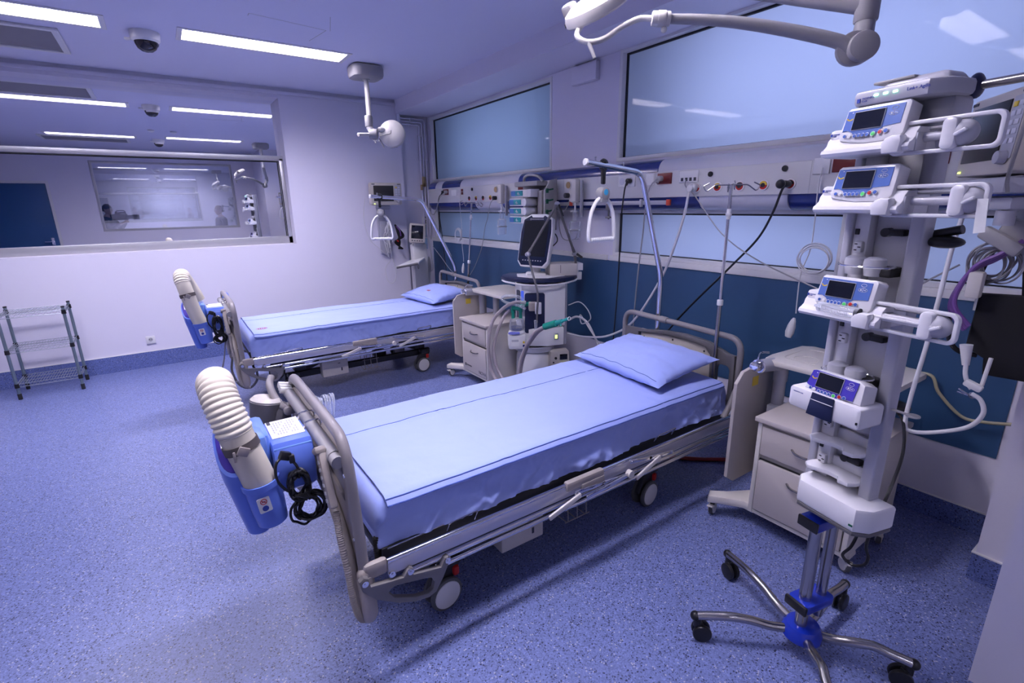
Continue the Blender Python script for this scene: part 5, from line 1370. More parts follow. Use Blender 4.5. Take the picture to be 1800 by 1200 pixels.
    return p
syringe_pump(1.768, 'topmost white syringe pump on the tower with long guard loop and dark screen', 1, .165)
syringe_pump(1.612, 'second syringe pump down on the tower, its screen reflecting light', 1, .215)
syringe_pump(1.300, 'third syringe pump down on the tower, loaded with a clear syringe', 2, .205)
# volumetric pump (lowest)
p = empty('infusion_pump', V(TWL) + V((-.013, -.0575, .985)), TWR, 'lowest pump on the tower, violet keypad and dark blue door', 'infusion pump', 'infusion pumps on the tower'); p.scale = (.9, .9, .9)
m = MB(); m.prism(rrect(.265, .080, .014, 5), [], .12, XZ((-.045, -.015, .042)), bev=.010); b = m.build('housing', M_['pumpwhite'], p)
Hm = Matrix.Translation((-.035, -.112, .112)) @ Matrix.Rotation(radians(-16), 4, 'X')
m = MB(); m.M = Hm; m.prism([(-.100, -.030), (-.086, .042), (-.06, .050), (.075, .050), (.098, .040), (.105, -.030)], [], .075, XZ((0, .078, 0)), bev=.008); hd = m.build('keypad_head', M_['pumpwhite'], p)
m = MB(); m.M = Hm; m.prism([(-.084, .040), (-.092, -.012), (-.060, -.024), (-.035, -.036), (.015, -.036), (.035, -.026), (.078, -.022), (.080, .042), (-.07, .044)], [], .0016, XZ((0, .0012, 0))); kp = m.build('keypad', M_['pumpviolet'], hd)
keypad(kp, Hm @ XZ((0, .0, .004)), 'x', .168, .078)
m = MB(); m.prism([(-.088, -.002), (-.075, .083), (.005, .083), (.008, -.002)], [], .006, XZ((-.01, -.134, 0)), bev=.002); dr = m.build('tube_door', M_['navydark'], p)
m = MB(); m.box((-.045, -.1415, .058), (.08, .002, .002)); m.build('door_line', M_['white'], dr)
m = MB(); m.box((.078, -.132, .028), (.006, .012, .009), bev=.002); m.build('side_slot', M_['black'], b)
text('FRESENIUS KABI', .0055, M_['inkblue'], b, frame((-.16, -.1352, .062), (1, 0, 0), (0, 0, 1)))
m = MB(); m.box((.115, .015, .06), (.05, .012, .006), bev=.002); m.prism(circ(.02, 18), [], .006, Matrix.Translation((.155, .015, .058)), bev=.002); m.build('pole_lever', M_['lampgrey'], p)

# horizontal rod with navy knobs at the top of the tower
t = empty('accessory_bar', V(TWL), TWR, 'horizontal steel bar with dark round knobs leaving the top of the pump tower', 'bar')
m = MB(); m.cyl((.13, .06, 1.925), (.62, .06, 1.925), .011, n=14); m.build('bar', M_['steel'], t)
for x in (.155, .285, .425):
    m = MB(); m.sph((x, .06, 1.925), .028, 16, (.55, 1, 1.1)); m.build('knob', M_['navydark'], t)
m = MB(); m.tube([(.275, .055, 1.90), (.272, .055, 1.80), (.268, .05, 1.70), (.275, .05, 1.66)], .0045); m.build('hanging_hook', M_['lampgrey'], t)
m = MB(); m.sph((.165, .05, 1.535), .045, 16, (1.0, .8, .38)); m.cyl((.12, .05, 1.55), (.20, .05, 1.57), .012)
o = m.build('pump_clamp_knob', M_['black']); o.location = TWL; o.rotation_euler = (0, 0, TWR); tag(o, 'black oval clamp knob under the second pump on the tower', 'knob')
# swing tag
m = MB(); m.prism([(-.014, 0), (.014, 0), (.024, -.10), (-.006, -.105)], [], .0012, XZ((0, 0, 0)), bev=0); o = m.build('paper_tag', M_['label']); o.matrix_world = Matrix.Translation(V(TWL)) @ Matrix.Rotation(TWR, 4, 'Z') @ Matrix.Translation((.305, -.110, 1.648)) @ Matrix.Scale(.75, 4); tag(o, 'small white paper tag hanging from the second pump guard loop', 'tag')
# dark oval footrest and the tower's mains lead
m = MB(); m.tube([(1.84, .550, .62), (1.90, .570, .54), (2.02, .61, .43), (2.12, .632, .34), (2.13, .648, .265), (2.12, .668, .216), (2.12, .630, .194), (2.12, .591, .219), (2.12, .581, .26), (2.12, .595, .31), (2.13, .587, .415), (2.19, .575, .56), (2.32, .595, .66), (2.44, .645, .735), (2.49, .69, .765)], .0062, n=8)
m.box((1.853, .556, .595), (.022, .026, .07), bev=.006)
o = m.build('power_lead', M_['cable']); tag(o, 'black mains lead running from the pump tower foot to the floor', 'power cable')
m = MB(); m.box((1.985, .602, .455), (.022, .018, .036), rot=Euler((.3, .3, .2))); o = m.build('cable_label', M_['label']); tag(o, 'small white label wrapped on the black mains lead', 'label')
m = MB(); m.sph((2.50, .705, .780), .055, 18, (.95, 1.1, .45)); o = m.build('cable_grip', M_['black']); tag(o, 'black oval grommet under the cabinet table beside the pump tower', 'grommet')
# ================================================================== examination lamps on ceiling arms
def lamp(base, label, lower, head, hz, wrist, gray_elbow, tube_pts, hdir, hr):
    t = empty('examination_lamp', (base[0], base[1], ZC), 0, label, 'examination lamp', 'examination lamps')
    o = V(t.location)
    m = MB()
    m.prism(rrect(.30, .27, .07, 5), [], .115, Matrix.Translation((0, 0, -.115)), bev=.03); m.build('ceiling_mount', M_['lampgrey'], t)
    m = MB(); m.cyl((0, 0, -.11), (0, 0, lower - ZC), .024, n=20); m.cyl((0, 0, -.125), (0, 0, -.11), .034, n=20); m.cyl((0, 0, lower - ZC - .03), (0, 0, lower - ZC + .03), .032, n=20, bev=.005); m.build('drop_tube', M_['lampwhite'], t)
    E = [V(p) - o for p in gray_elbow]
    m = MB(); m.cyl(V((0, 0, lower - ZC)), E[0], .026, .030, n=18); m.cyl(E[0] + V((0, 0, .05)), E[0] - V((0, 0, .05)), .036, n=20, bev=.006); m.build('horizontal_arm', M_['lampgrey'], t)
    m = MB(); m.cyl(E[0] - V((0, 0, .05)), E[1], .030, .033, n=20); m.build('knuckle_post', M_['lampgrey'], t)
    W = [V(p) - o for p in wrist]
    m = MB(); dd = (W[0] - E[1]); dd.z = 0; dd.normalize(); sd = V((-dd.y, dd.x, 0))
    m.cyl(E[1] + sd * .040, E[1] - sd * .040, .046, n=26, bev=.008); m.cyl(E[1] + sd * .012 + dd * .02, E[1] - sd * .012 + dd * .02, .053, n=26, bev=.004); m.build('spring_joint', M_['lampgrey'], t)
    m = MB(); m.tube([E[1] + dd * .03] + W, .024, n=14, res=8, rfn=lambda f, i: .024 - .0085 * f); m.build('spring_arm', M_['lampgrey'], t)
    m = MB(); w = W[-1]; dw = (W[-1] - W[-2]).normalized(); m.cyl(w - dw * .02, w + dw * .045, .024, n=18, bev=.004); m.cyl(w - dw * .005, w + dw * .025, .0265, n=18, bev=.003); m.sph(w + V((0, 0, -.034)), .011, 10); m.build('wrist_collar', M_['lampwhite'], t)
    m = MB(); T = [w + dw * .04] + [V(p) - o for p in tube_pts]; m.tube(T, .0105, n=12, res=8); m.build('head_tube', M_['lampwhite'], t)
    H = Matrix.Translation(V(head) - o) @ V(hdir).to_track_quat('Z', 'Y').to_matrix().to_4x4()
    m = MB(); m.M = H; m.lathe([(0, .045), (hr * .3, .043), (hr * .7, .034), (hr * .95, .016), (hr, .0), (hr, -.018), (hr * .96, -.024), (hr * .9, -.020), (0, -.018)], 40); hd = m.build('lamp_head', M_['lampwhite'], t)
    m = MB(); m.M = H; m.lathe([(0, -.0185), (hr * .86, -.0205), (hr * .86, -.0225), (0, -.0215)], 36); m.build('lens', M_['clear'], hd)
    return t, H, hd
L1, H1, hd1 = lamp((1.94, 1.47), 'examination lamp whose long grey arm crosses the top of the big window', 2.50, (1.462, 1.551, 2.355), 0,
    [(1.966, .914, 2.165), (1.864, 1.039, 2.214), (1.754, 1.164, 2.252), (1.661, 1.259, 2.270), (1.584, 1.326, 2.277)], [(2.063, .875, 2.275), (2.016, .858, 2.137)],
    [(1.53, 1.392, 2.286), (1.484, 1.429, 2.264), (1.429, 1.466, 2.225), (1.389, 1.504, 2.217), (1.366, 1.535, 2.235), (1.376, 1.549, 2.262), (1.405, 1.545, 2.30)], (-.55, -.05, .82), .122)
m = MB(); o = V(L1.location); m.cyl(V((1.387, 1.505, 2.221)) - o, V((1.396, 1.478, 2.160)) - o, .0085, .006, n=12); m.build('sterile_handle', M_['lampgrey'], L1)
m = MB(); m.M = H1; m.box((-.10, -.02, .020), (.05, .05, .06), bev=.012); m.build('head_bracket', M_['lampgrey'], hd1)
m = MB(); m.M = H1; m.box((-.075, .03, .0345), (.03, .05, .001), rot=Euler((0, -.28, 0))); m.build('data_label', M_['inkgrey'], hd1)
text('TRUMPF', .022, M_['ink'], hd1, H1 @ Matrix.Rotation(radians(-52), 4, 'Z') @ frame((-.05, -.1232, -.016), (1, 0, 0), (0, 0, 1)))
L2, H2, hd2 = lamp((1.846, 5.12), 'white examination lamp hanging from the ceiling above the farther bed', 2.47, (2.03, 5.02, 2.348), 0,
    [(1.90, 5.12, 2.335), (1.95, 5.25, 2.34), (1.99, 5.38, 2.345), (2.01, 5.45, 2.345)], [(1.79, 4.99, 2.44), (1.815, 4.96, 2.325)],
    [(2.04, 5.50, 2.34), (2.08, 5.48, 2.33), (2.08, 5.30, 2.335), (2.05, 5.12, 2.34)], (-.52, -.80, .12), .130)
m = MB(); o = V(L2.location); m.cyl(V((1.76, 4.93, 2.315)) - o, V((1.64, 4.88, 2.300)) - o, .014, .017, n=12); m.build('push_handle', M_['lampwhite'], L2)
m = MB(); m.cyl(V((1.86, 4.93, 2.285)) - o, V((1.895, 4.91, 2.20)) - o, .007, .005, n=10); m.build('sterile_handle', M_['lampgrey'], L2)
m = MB(); m.M = H2; m.tube([(-.115, -.03, .030), (-.06, -.02, .043), (-.01, -.01, .046), (.0, .02, .046)], .003, n=6); m.build('split_line', M_['lampgrey'], hd2)
m = MB(); m.M = H2; m.sph((-.10, .03, .035), .034, 14, (1.2, .8, .7)); m.build('head_bracket', M_['lampwhite'], hd2)
text('TRUMPF', .020, M_['ink'], hd2, H2 @ Matrix.Rotation(radians(8), 4, 'Z') @ frame((-.045, -.1312, -.015), (1, 0, 0), (0, 0, 1)))

# ================================================================== chrome wire shelf unit by the far wall
t = empty('wire_shelf_unit', (-1.10, 6.19, 0), 0, 'three-tier chrome wire shelf unit standing against the white wall', 'shelf unit')
w2, d2 = .222, .165
for sx in (-1, 1):
    for sy in (-1, 1):
        m = MB(); m.cyl((sx * w2, sy * d2, .055), (sx * w2, sy * d2, .80), .0125, n=14)
        for k in range(28): m.torus((sx * w2, sy * d2, .075 + .026 * k), .0127, .0009, n=14, m=4)
        p = m.build('post', M_['zincdark'], t)
        m = MB(); m.cyl((sx * w2, sy * d2, 0), (sx * w2, sy * d2, .055), .0155, n=14, bev=.003); m.build('foot', M_['rubber'], p)
        m = MB(); m.cyl((sx * w2, sy * d2, .80), (sx * w2, sy * d2, .812), .0145, n=14, bev=.003); m.build('cap', M_['black'], p)
for zi, z in enumerate((.145, .46, .775)):
    m = MB()
    for zz in (z, z - .028):
        m.tube(fillet([(-w2, -d2, zz), (w2, -d2, zz), (w2, d2, zz), (-w2, d2, zz), (-w2, -d2, zz)], .012), .003, n=6, smooth=False)
    for s in (-1, 1):
        n = 22; m.tube([(-w2 + 2 * w2 * k / n, s * d2, z - (.026 if k % 2 else .002)) for k in range(n + 1)], .0018, n=5, smooth=False)
        n = 16; m.tube([(s * w2, -d2 + 2 * d2 * k / n, z - (.026 if k % 2 else .002)) for k in range(n + 1)], .0018, n=5, smooth=False)
    for k in range(1, 22): m.cyl((-w2 + 2 * w2 * k / 22, -d2, z + .002), (-w2 + 2 * w2 * k / 22, d2, z + .002), .0018, n=5)
    for yy in (-.06, .06): m.cyl((-w2, yy, z - .002), (w2, yy, z - .002), .0025, n=6)
    s_ = m.build('wire_shelf', M_['wiregrey'], t)
    m = MB()
    for sx in (-1, 1):
        for sy in (-1, 1): m.lathe([(.0130, -.034), (.0185, -.034), (.0165, .004), (.0130, .004)], 14, Matrix.Translation((sx * w2, sy * d2, z)))
    m.build('collar', M_['black'], s_)

# ================================================================== patient monitors
def patient_monitor(loc, rz, tilt, w, h, label):
    t = empty('patient_monitor', loc, rz, label, 'patient monitor', 'patient monitors')
    Mx = Matrix.Rotation(tilt, 4, 'X')
    m = MB(); m.M = Mx; m.prism(rrect(w, h, .022, 5), [], .10, XZ((0, .10, 0)), bev=.010); m.box((0, .12, .02), (w * .8, .10, h * .8), bev=.03); c = m.build('case', M_['boardbeige'], t)
    m = MB(); m.M = Mx; m.box((-w * .095, -.001, .008), (w * .64, .006, h * .70), bev=.002); m.build('screen', M_['screengrey'], c)
    m = MB(); m.M = Mx; m.prism(rrect(w * .19, h * .72, .004), [], .003, XZ((w * .355, -.0005, .01))); kp = m.build('keypad', M_['rackgrey'], c)
    for r in range(5):
        for q in range(2):
            m = MB(); m.M = Mx; m.box((w * .312 + q * w * .088, -.0045, h * .30 - r * h * .105), (w * .062, .004, h * .06), bev=.001)
            m.build('key', M_['yellow'] if (r == 0 and q == 0) else M_['panelpale'], kp)
    m = MB(); m.M = Mx; m.cyl((w * .36, -.002, -h * .31), (w * .36, -.028, -h * .31), h * .085, h * .075, n=20, bev=.003); m.build('dial', M_['rackgrey'], c)
    m = MB(); m.M = Mx; m.box((-w * .40, -.002, -h * .44), (.014, .003, .006)); m.build('status_light', M_['ledyellow'], c)
    m = MB(); m.M = Mx; m.box((-w * .42, -.002, h * .44), (w * .10, .002, .010)); m.box((w * .40, -.002, h * .44), (w * .10, .002, .008)); m.build('maker_mark', M_['ink'], c)
    return t
pm2 = patient_monitor((2.365, 6.17, 1.800), radians(-2), radians(4), .395, .265, 'beige patient monitor on the white wall behind the farther bed grip')
m = MB(); m.cyl((0, .15, -.05), (0, .25, -.12), .03, n=16); m.box((0, .285, -.25), (.10, .05, .62), bev=.008); m.box((-.02, .12, -.16), (.16, .12, .05), bev=.015); m.build('wall_mount', M_['rackgrey'], pm2)
pm1 = patient_monitor((2.48, .585, 1.865), math.atan2(-.6, -.8), radians(-3), .37, .275, 'large patient monitor at the edge of the room behind the pump tower')
m = MB(); m.cyl((0, .12, -.10), (.05, .30, -.2), .035, n=16); m.box((.0, .07, -.175), (.34, .16, .055), bev=.012); m.box((.04, .08, -.235), (.22, .10, .05), bev=.02); m.cyl((.1, .05, -.26), (.1, .05, -.31), .028, n=16); m.build('wall_mount', M_['rackgrey'], pm1)
# small monitor on its trolley in the far corner
t = empty('monitor_trolley', (2.70, 6.12, 0), 0, 'white trolley with a small dark screened monitor in the far corner', 'monitor trolley')
m = MB(); m.M = Matrix.Translation((-.005, -.06, 1.315)) @ Matrix.Rotation(radians(6), 4, 'Y') @ Matrix.Rotation(radians(-22), 4, 'Z') @ Matrix.Rotation(radians(-8), 4, 'X'); A = m.M.copy()
m.prism(rrect(.205, .245, .020, 5), [], .07, XZ((0, .07, 0)), bev=.012); c = m.build('monitor_case', M_['boardbeige'], t)
m = MB(); m.M = A; m.box((-.003, -.001, .012), (.150, .004, .170), bev=.002); m.build('monitor_screen', M_['screen'], c)
m = MB(); m.M = A
for k in range(5): m.box((-.062 + .031 * k, -.001, -.098), (.020, .004, .012), bev=.001)
m.build('button', M_['ink'], c)
m = MB(); m.box((.03, .03, 1.17), (.13, .10, .05), bev=.012); m.box((.05, .06, .62), (.20, .12, 1.10), bev=.02); m.build('pillar', M_['panelwhite'], t)
m = MB(); m.prism([(-.36, -.13), (-.08, -.22), (.12, .02), (.14, .10), (-.02, .10)], [], .022, Matrix.Translation((0, 0, .955)) @ Matrix.Rotation(radians(-9), 4, 'Y'), bev=.006); m.build('shelf', M_['white'], t)
m = MB(); m.cyl((-.355, -.14, .905), (-.10, -.235, .945), .014, n=14); m.torus((-.09, -.22, .90), .020, .005, 'X', n=16, m=6); m.build('grab_bar', M_['beddark'], t)
m = MB(); m.box((.05, .05, .045), (.42, .36, .05), bev=.02); m.build('trolley_base', M_['rackgrey'], t)
for (x, y) in ((-.12, -.10), (.22, -.10), (-.12, .20), (.22, .20)): castor(t, x, y, .3, False, .028)
# bed number card hung in the corner
t = empty('number_card', (3.035, 6.575, 1.352), 0, 'pale blue card with a black number 2 hanging in the far corner', 'card')
m = MB(); m.box((-.02, -.02, -.12), (.085, .003, .34), bev=.001); m.build('card', M_['cardblue'], t)
m = MB(); m.box((.0, -.02, .10), (.07, .003, .11), bev=.001); m.build('number_plate', M_['label'], t)
text('2', .13, M_['ink'], t, frame((-.02, -.024, .065), (1, 0, 0), (0, 0, 1)))
m = MB(); m.torus((-.02, -.0225, -.06), .018, .002, 'Y', n=16, m=4); m.build('mark', M_['inkgrey'], t)

# ================================================================== cables and cords
def cord(name, label, cat, pts, r, mt, group=None, n=8, extra=None):
    m = MB(); m.tube([V(p) for p in pts], r, n=n, res=8)
    if extra: extra(m)
    o = m.build(name, M_[mt]); return tag(o, label, cat, group)
def plug(y, z, x=3.0): return lambda m: (m.cyl((x + .012, y, z), (x - .028, y, z), .019, n=16, bev=.004), m.cyl((x - .02, y, z - .005), (x - .035, y, z - .03), .010, n=10))
cord('mains_cable', 'black mains cable plugged beside the near grip and hanging down the teal wall', 'cable', [(2.97, 2.755, 1.80), (2.965, 2.77, 1.74), (2.975, 2.80, 1.55), (3.0, 2.824, 1.328), (3.03, 2.862, .906), (3.05, 2.90, .55), (3.06, 2.93, .10), (3.06, 2.96, .008), (3.06, 3.05, .006)], .0055, 'cable', extra=plug(2.755, 1.812))
cord('mains_cable', 'grey mains cable from the red socket behind the lifting pole', 'cable', [(2.97, 2.47, 1.81), (2.965, 2.52, 1.76), (2.975, 2.56, 1.65), (3.0, 2.596, 1.426), (3.03, 2.646, 1.162), (3.04, 2.677, .746), (3.05, 2.70, .12), (3.05, 2.72, .008), (3.05, 2.80, .006)], .0055, 'greycable', extra=plug(2.46, 1.815))
cord('gas_hose', 'thick white gas hose curving from the headwall down to the ventilator', 'hose', [(2.96, 2.166, 1.735), (2.945, 2.175, 1.69), (2.96, 2.20, 1.60), (2.98, 2.267, 1.399), (2.99, 2.392, 1.103), (3.0, 2.646, .731), (2.99, 2.90, .56), (2.96, 3.15, .50), (2.91, 3.34, .50)], .0092, 'whitecable', n=12, extra=lambda m: (m.cyl((3.0, 2.166, 1.742), (2.935, 2.166, 1.738), .023, n=18, bev=.004), m.cyl((2.99, 2.166, 1.742), (2.95, 2.166, 1.742), .028, n=18, bev=.004)))
cord('gas_hose', 'black and white gas hose running from the rightmost open outlet behind the bed', 'hose', [(2.96, 1.542, 1.735), (2.945, 1.552, 1.70), (2.97, 1.60, 1.58), (2.99, 1.685, 1.426), (3.0, 1.853, 1.237), (3.0, 2.216, .831), (3.0, 2.40, .55), (3.0, 2.45, .2)], .0068, 'cable', n=12, extra=lambda m: (m.cyl((3.0, 1.542, 1.742), (2.945, 1.552, 1.742), .020, n=18, bev=.004), m.sph((2.935, 1.556, 1.742), .026, 14)))
cord('signal_cable', 'thin grey cable sagging from the data sockets to the pump tower', 'cable', [(2.985, 2.235, 1.796), (2.94, 2.20, 1.755), (2.96, 2.134, 1.69), (2.97, 1.918, 1.452), (2.97, 1.67, 1.306), (2.97, 1.351, 1.19), (2.95, 1.15, 1.14), (2.80, .95, 1.18)], .0042, 'greycable')
cord('signal_cable', 'thin grey cable rising from the tower towards the monitor leads', 'cable', [(2.80, .95, 1.18), (2.80, .834, 1.235), (2.80, .746, 1.308), (2.78, .661, 1.375)], .0042, 'greycable')
def callhandset(name, label, top, loop, down, grp):
    t = empty(name, top[0], 0, label, 'call handset', grp); o = V(t.location)
    m = MB(); m.tube([V(p) - o for p in top] + [V(p) - o for p in down[:-1]], .0036, n=8, res=8)
    c, R = loop
    for k in range(4):
        q = R * (1 - .05 * k); m.torus(V(c) - o + V((-.004 * k, .008 * math.sin(k * 2), .006 * math.cos(k * 3))), q, .0036, 'X', n=34, m=6, sq=(1, .92))
    m.build('cord', M_['whitecable'], t)
    d = V(down[-1]) - o; u_ = V(down[-2]) - o
    m = MB(); m.M = Matrix.Translation(d) @ (u_ - d).to_track_quat('Z', 'Y').to_matrix().to_4x4()
    m.lathe([(0, -.065), (.018, -.060), (.026, -.03), (.024, .01), (.015, .045), (.007, .062), (0, .064)], 18, Matrix.Scale(.62, 4, (1, 0, 0)))
    m.build('handset', M_['white'], t)
callhandset('call_handset', 'white nurse call handset on a coiled cord beside the pump tower', [(3.0, 1.372, 1.82), (2.99, 1.375, 1.715), (2.99, 1.367, 1.41)], ((2.985, 1.338, 1.330), .090), [(2.985, 1.40, 1.25), (2.985, 1.40, 1.10), (2.985, 1.396, 1.01), (2.985, 1.412, .92)], 'nurse call handsets')
callhandset('call_handset', 'white nurse call handset on a coiled cord behind the farther bed', [(3.0, 5.46, 1.80), (3.0, 5.456, 1.67), (3.0, 5.43, 1.40)], ((2.985, 5.49, 1.30), .085), [(2.99, 5.42, 1.20), (2.99, 5.40, 1.05), (2.99, 5.40, .98), (2.99, 5.415, .90)], 'nurse call handsets')
cord('mains_cable', 'black mains cable dropping from the red socket near the far corner', 'cable', [(2.985, 5.87, 1.81), (2.97, 5.95, 1.74), (2.985, 6.0, 1.60), (3.0, 5.96, 1.23), (3.02, 5.93, .70), (3.03, 5.92, .10), (3.03, 5.94, .006), (3.03, 6.0, .006)], .0055, 'cable', extra=plug(5.865, 1.815))
cord('mains_cable', 'grey looping cable between the red socket and the far corner', 'cable', [(2.98, 5.80, 1.81), (2.95, 5.88, 1.74), (2.95, 6.0, 1.60), (2.97, 6.12, 1.54), (2.99, 6.25, 1.56), (3.03, 6.36, 1.62), (3.06, 6.40, 1.45), (3.05, 6.41, 1.2)], .0055, 'greycable', extra=plug(5.79, 1.815))
cord('suction_tube', 'thin tube sagging from the left suction regulator to the farther bed', 'tube', [(2.97, 4.52, 1.72), (2.97, 4.70, 1.68), (2.98, 4.80, 1.50), (2.98, 4.857, 1.405), (2.98, 4.96, 1.146), (2.98, 5.21, .856), (2.98, 5.43, .777), (2.98, 5.72, .84), (2.98, 6.0, 1.0), (2.97, 6.2, 1.12)], .004, 'greycable')
cord('suction_tube', 'thin tube looping under the right suction regulator jar', 'tube', [(2.97, 3.30, 1.40), (2.97, 3.32, 1.36), (2.98, 3.42, 1.335), (2.98, 3.52, 1.36), (2.98, 3.56, 1.50), (2.98, 3.46, 1.62), (2.97, 3.38, 1.74)], .004, 'greycable')
cord('gas_hose', 'white gas hose looping at the right side of the ventilator', 'hose', [(2.93, 3.36, .62), (2.97, 3.28, .66), (3.0, 3.18, .62), (3.02, 3.10, .50), (3.0, 3.03, .42), (2.99, 3.0, .30), (3.0, 2.98, .15)], .010, 'whitecable', n=10)
cord('mains_cable', 'thin white lead hooked in loops beside the ventilator', 'cable', [(2.93, 3.36, .76), (2.97, 3.26, .80), (3.0, 3.18, .74), (3.0, 3.14, .66), (2.99, 3.24, .60), (2.99, 3.26, .68), (3.0, 3.13, .55), (3.02, 3.02, .44), (3.03, 2.95, .40)], .005, 'whitecable')
# monitor leads at the far monitor
t = empty('lead_bundle', (2.43, 6.40, 1.40), 0, 'tangle of pale and dark monitor leads hanging on the white wall', 'leads'); o = V(t.location)
rnd = random.Random(11)
m = MB()
for k in range(9):
    x = 2.42 + rnd.uniform(-.03, .05); z1 = rnd.uniform(1.02, 1.2)
    m.tube([V((2.44 + rnd.uniform(-.02, .02), 6.38, 1.46)) - o, V((x - .05 + .03 * (k % 4), 6.36 - .01 * (k % 3), 1.36)) - o, V((x + rnd.uniform(-.05, .05), 6.38, 1.25)) - o, V((x, 6.37, z1)) - o], .005, n=6)
m.tube([V(p) - o for p in ((2.44, 6.38, 1.1), (2.45, 6.39, .98), (2.36, 6.40, .86), (2.38, 6.40, .68), (2.46, 6.40, .66), (2.50, 6.40, .80), (2.47, 6.40, .98))], .0035, n=6)
m.tube([V(p) - o for p in ((2.16, 6.40, 1.75), (2.13, 6.41, 1.5), (2.18, 6.41, 1.25), (2.30, 6.41, 1.12), (2.42, 6.40, 1.0))], .0035, n=6)
m.build('pale_leads', M_['whitecable'], t)
m = MB()
for k in range(7): m.tube([V((2.52, 6.37, 1.42)) - o, V((2.54 + .015 * k, 6.36, 1.33 - .01 * k)) - o, V((2.57 - .012 * k, 6.36, 1.20)) - o, V((2.55 + .01 * k, 6.37, 1.10)) - o], .010, n=6)
m.build('dark_leads', M_['blackfabric'], t)
m = MB(); m.tube([V((2.53, 6.345, 1.40)) - o, V((2.57, 6.335, 1.34)) - o, V((2.58, 6.34, 1.27)) - o], .009, n=6); m.build('purple_lead', M_['purplecable'], t)
m = MB(); m.tube([V((2.52, 6.34, 1.22)) - o, V((2.54, 6.335, 1.20)) - o], .009, n=6); m.build('red_lead', M_['red'], t)
m = MB(); m.box(V((2.40, 6.44, 1.26)) - o, (.13, .06, .42), bev=.006); m.build('lead_holder', M_['rackgrey'], t)
cord('white_lead', 'white lead curving from the trolley monitor down to the tangle in the corner', 'cable', [(2.80, 6.10, 1.27), (2.86, 6.10, 1.22), (2.90, 6.12, 1.05), (2.95, 6.20, .88), (2.97, 6.25, .80), (2.92, 6.28, .78)], .007, 'whitecable')
m = MB(); rnd = random.Random(4)
for k in range(8): m.tube([(2.90 + .008 * k, 6.30, .98 - .01 * (k % 3)), (2.88 + .012 * k, 6.28, .85), (2.885 + .010 * k, 6.29, .70 + .02 * (k % 4)), (2.90 + .006 * k, 6.30, .62)], .006, n=6)
o_ = m.build('cable_tangle', M_['whitecable']); tag(o_, 'hanging tangle of white cables behind the trolley in the far corner', 'cables')

# right-hand corner: lead hooks, coils, bag and tubes under the monitor
t = empty('lead_hanger', (2.55, .50, 1.47), 0, 'grey hanger with coiled grey leads and purple cables under the right monitor', 'lead hanger'); o = V(t.location)
m = MB(); m.box(V((2.53, .50, 1.495)) - o, (.04, .14, .05), bev=.012, rot=Euler((.55, 0, 0))); m.box(V((2.56, .455, 1.53)) - o, (.05, .12, .07), bev=.015, rot=Euler((.4, 0, 0))); m.box(V((2.55, .42, 1.47)) - o, (.03, .12, .05), bev=.012, rot=Euler((.3, 0, 0))); m.cyl(V((2.6, .47, 1.52)) - o, V((2.75, .50, 1.60)) - o, .016, n=12); m.build('hanger', M_['lampgrey'], t)
m = MB(); m.box(V((2.52, .54, 1.33)) - o, (.045, .045, .10), bev=.008); m.build('connector_box', M_['beigelight'], t)
rnd = random.Random(9)
m = MB()
for k in range(11):
    c = V((2.57 + .006 * (k % 4), .515 + rnd.uniform(-.035, .03), 1.415 + rnd.uniform(-.02, .02))) - o
    pts = []; R = rnd.uniform(.055, .078)
    for j in range(16):
        g = 2 * pi * j / 16; pts.append(c + V((.02 * sin(g + k), R * cos(g) * .85, R * sin(g))))
    m.tube(pts, .0038, n=6, res=3, closed=True)
m.build('grey_coil', M_['greycable'], t)
m = MB()
for dx in (0, .014, .028): m.tube([V(p) - o + V((dx, .008 * dx / .014, -.012 * dx / .014)) for p in ((2.53, .44, 1.50), (2.52, .49, 1.45), (2.51, .549, 1.40), (2.51, .585, 1.30), (2.51, .580, 1.235), (2.52, .53, 1.17))], .0085, n=8)
m.build('purple_cable', M_['purplecable'], t)
m = MB(); m.tube([V(p) - o for p in ((2.56, .60, 1.20), (2.57, .606, 1.15), (2.57, .583, 1.082), (2.58, .55, 1.05), (2.59, .50, 1.045))], .010, n=8); m.build('black_tube', M_['cable'], t)
m = MB()
out = [(-.17, .125), (.075, .115), (.080, -.10), (.02, -.135), (.012, -.20), (-.13, -.20), (-.17, -.12)]
m.M = frame((2.60, .46, 1.175), (-.10, .99, 0), (0, 0, 1))
m.prism(out, [], .06, Matrix.Translation((0, 0, -.03)), bev=.012); m.M = Matrix.Identity(4); m.tube([(2.60, .555, 1.27), (2.60, .54, 1.40), (2.60, .50, 1.50), (2.60, .44, 1.42), (2.60, .41, 1.27)], .006, n=8); o_ = m.build('equipment_bag', M_['blackfabric']); tag(o_, 'black fabric equipment bag hanging under the right monitor', 'bag')
m = MB(); m.M = frame((2.565, .536, 1.25), (-.10, .99, 0), (0, 0, 1)); m.box((0, 0, .0), (.008, .05, .004), bev=.001); m.build('zip_tab', M_['label'], o_)
cord('grey_hose', 'long pale hose hanging beside the tower and curling back up under the bag', 'hose', [(2.50, .613, 1.67), (2.50, .618, 1.58), (2.50, .627, 1.477), (2.48, .628, 1.299), (2.46, .63, 1.087), (2.45, .642, .858), (2.45, .642, .735), (2.46, .62, .705), (2.49, .557, .715), (2.50, .46, .772), (2.50, .425, .84), (2.50, .44, .893), (2.50, .472, .912)], .0085, 'whitecable', n=10)
t = empty('probe_lead', (2.50, .50, 1.0), 0, 'white sensor probe with small metal clip hanging below the black bag', 'probe'); o = V(t.location)
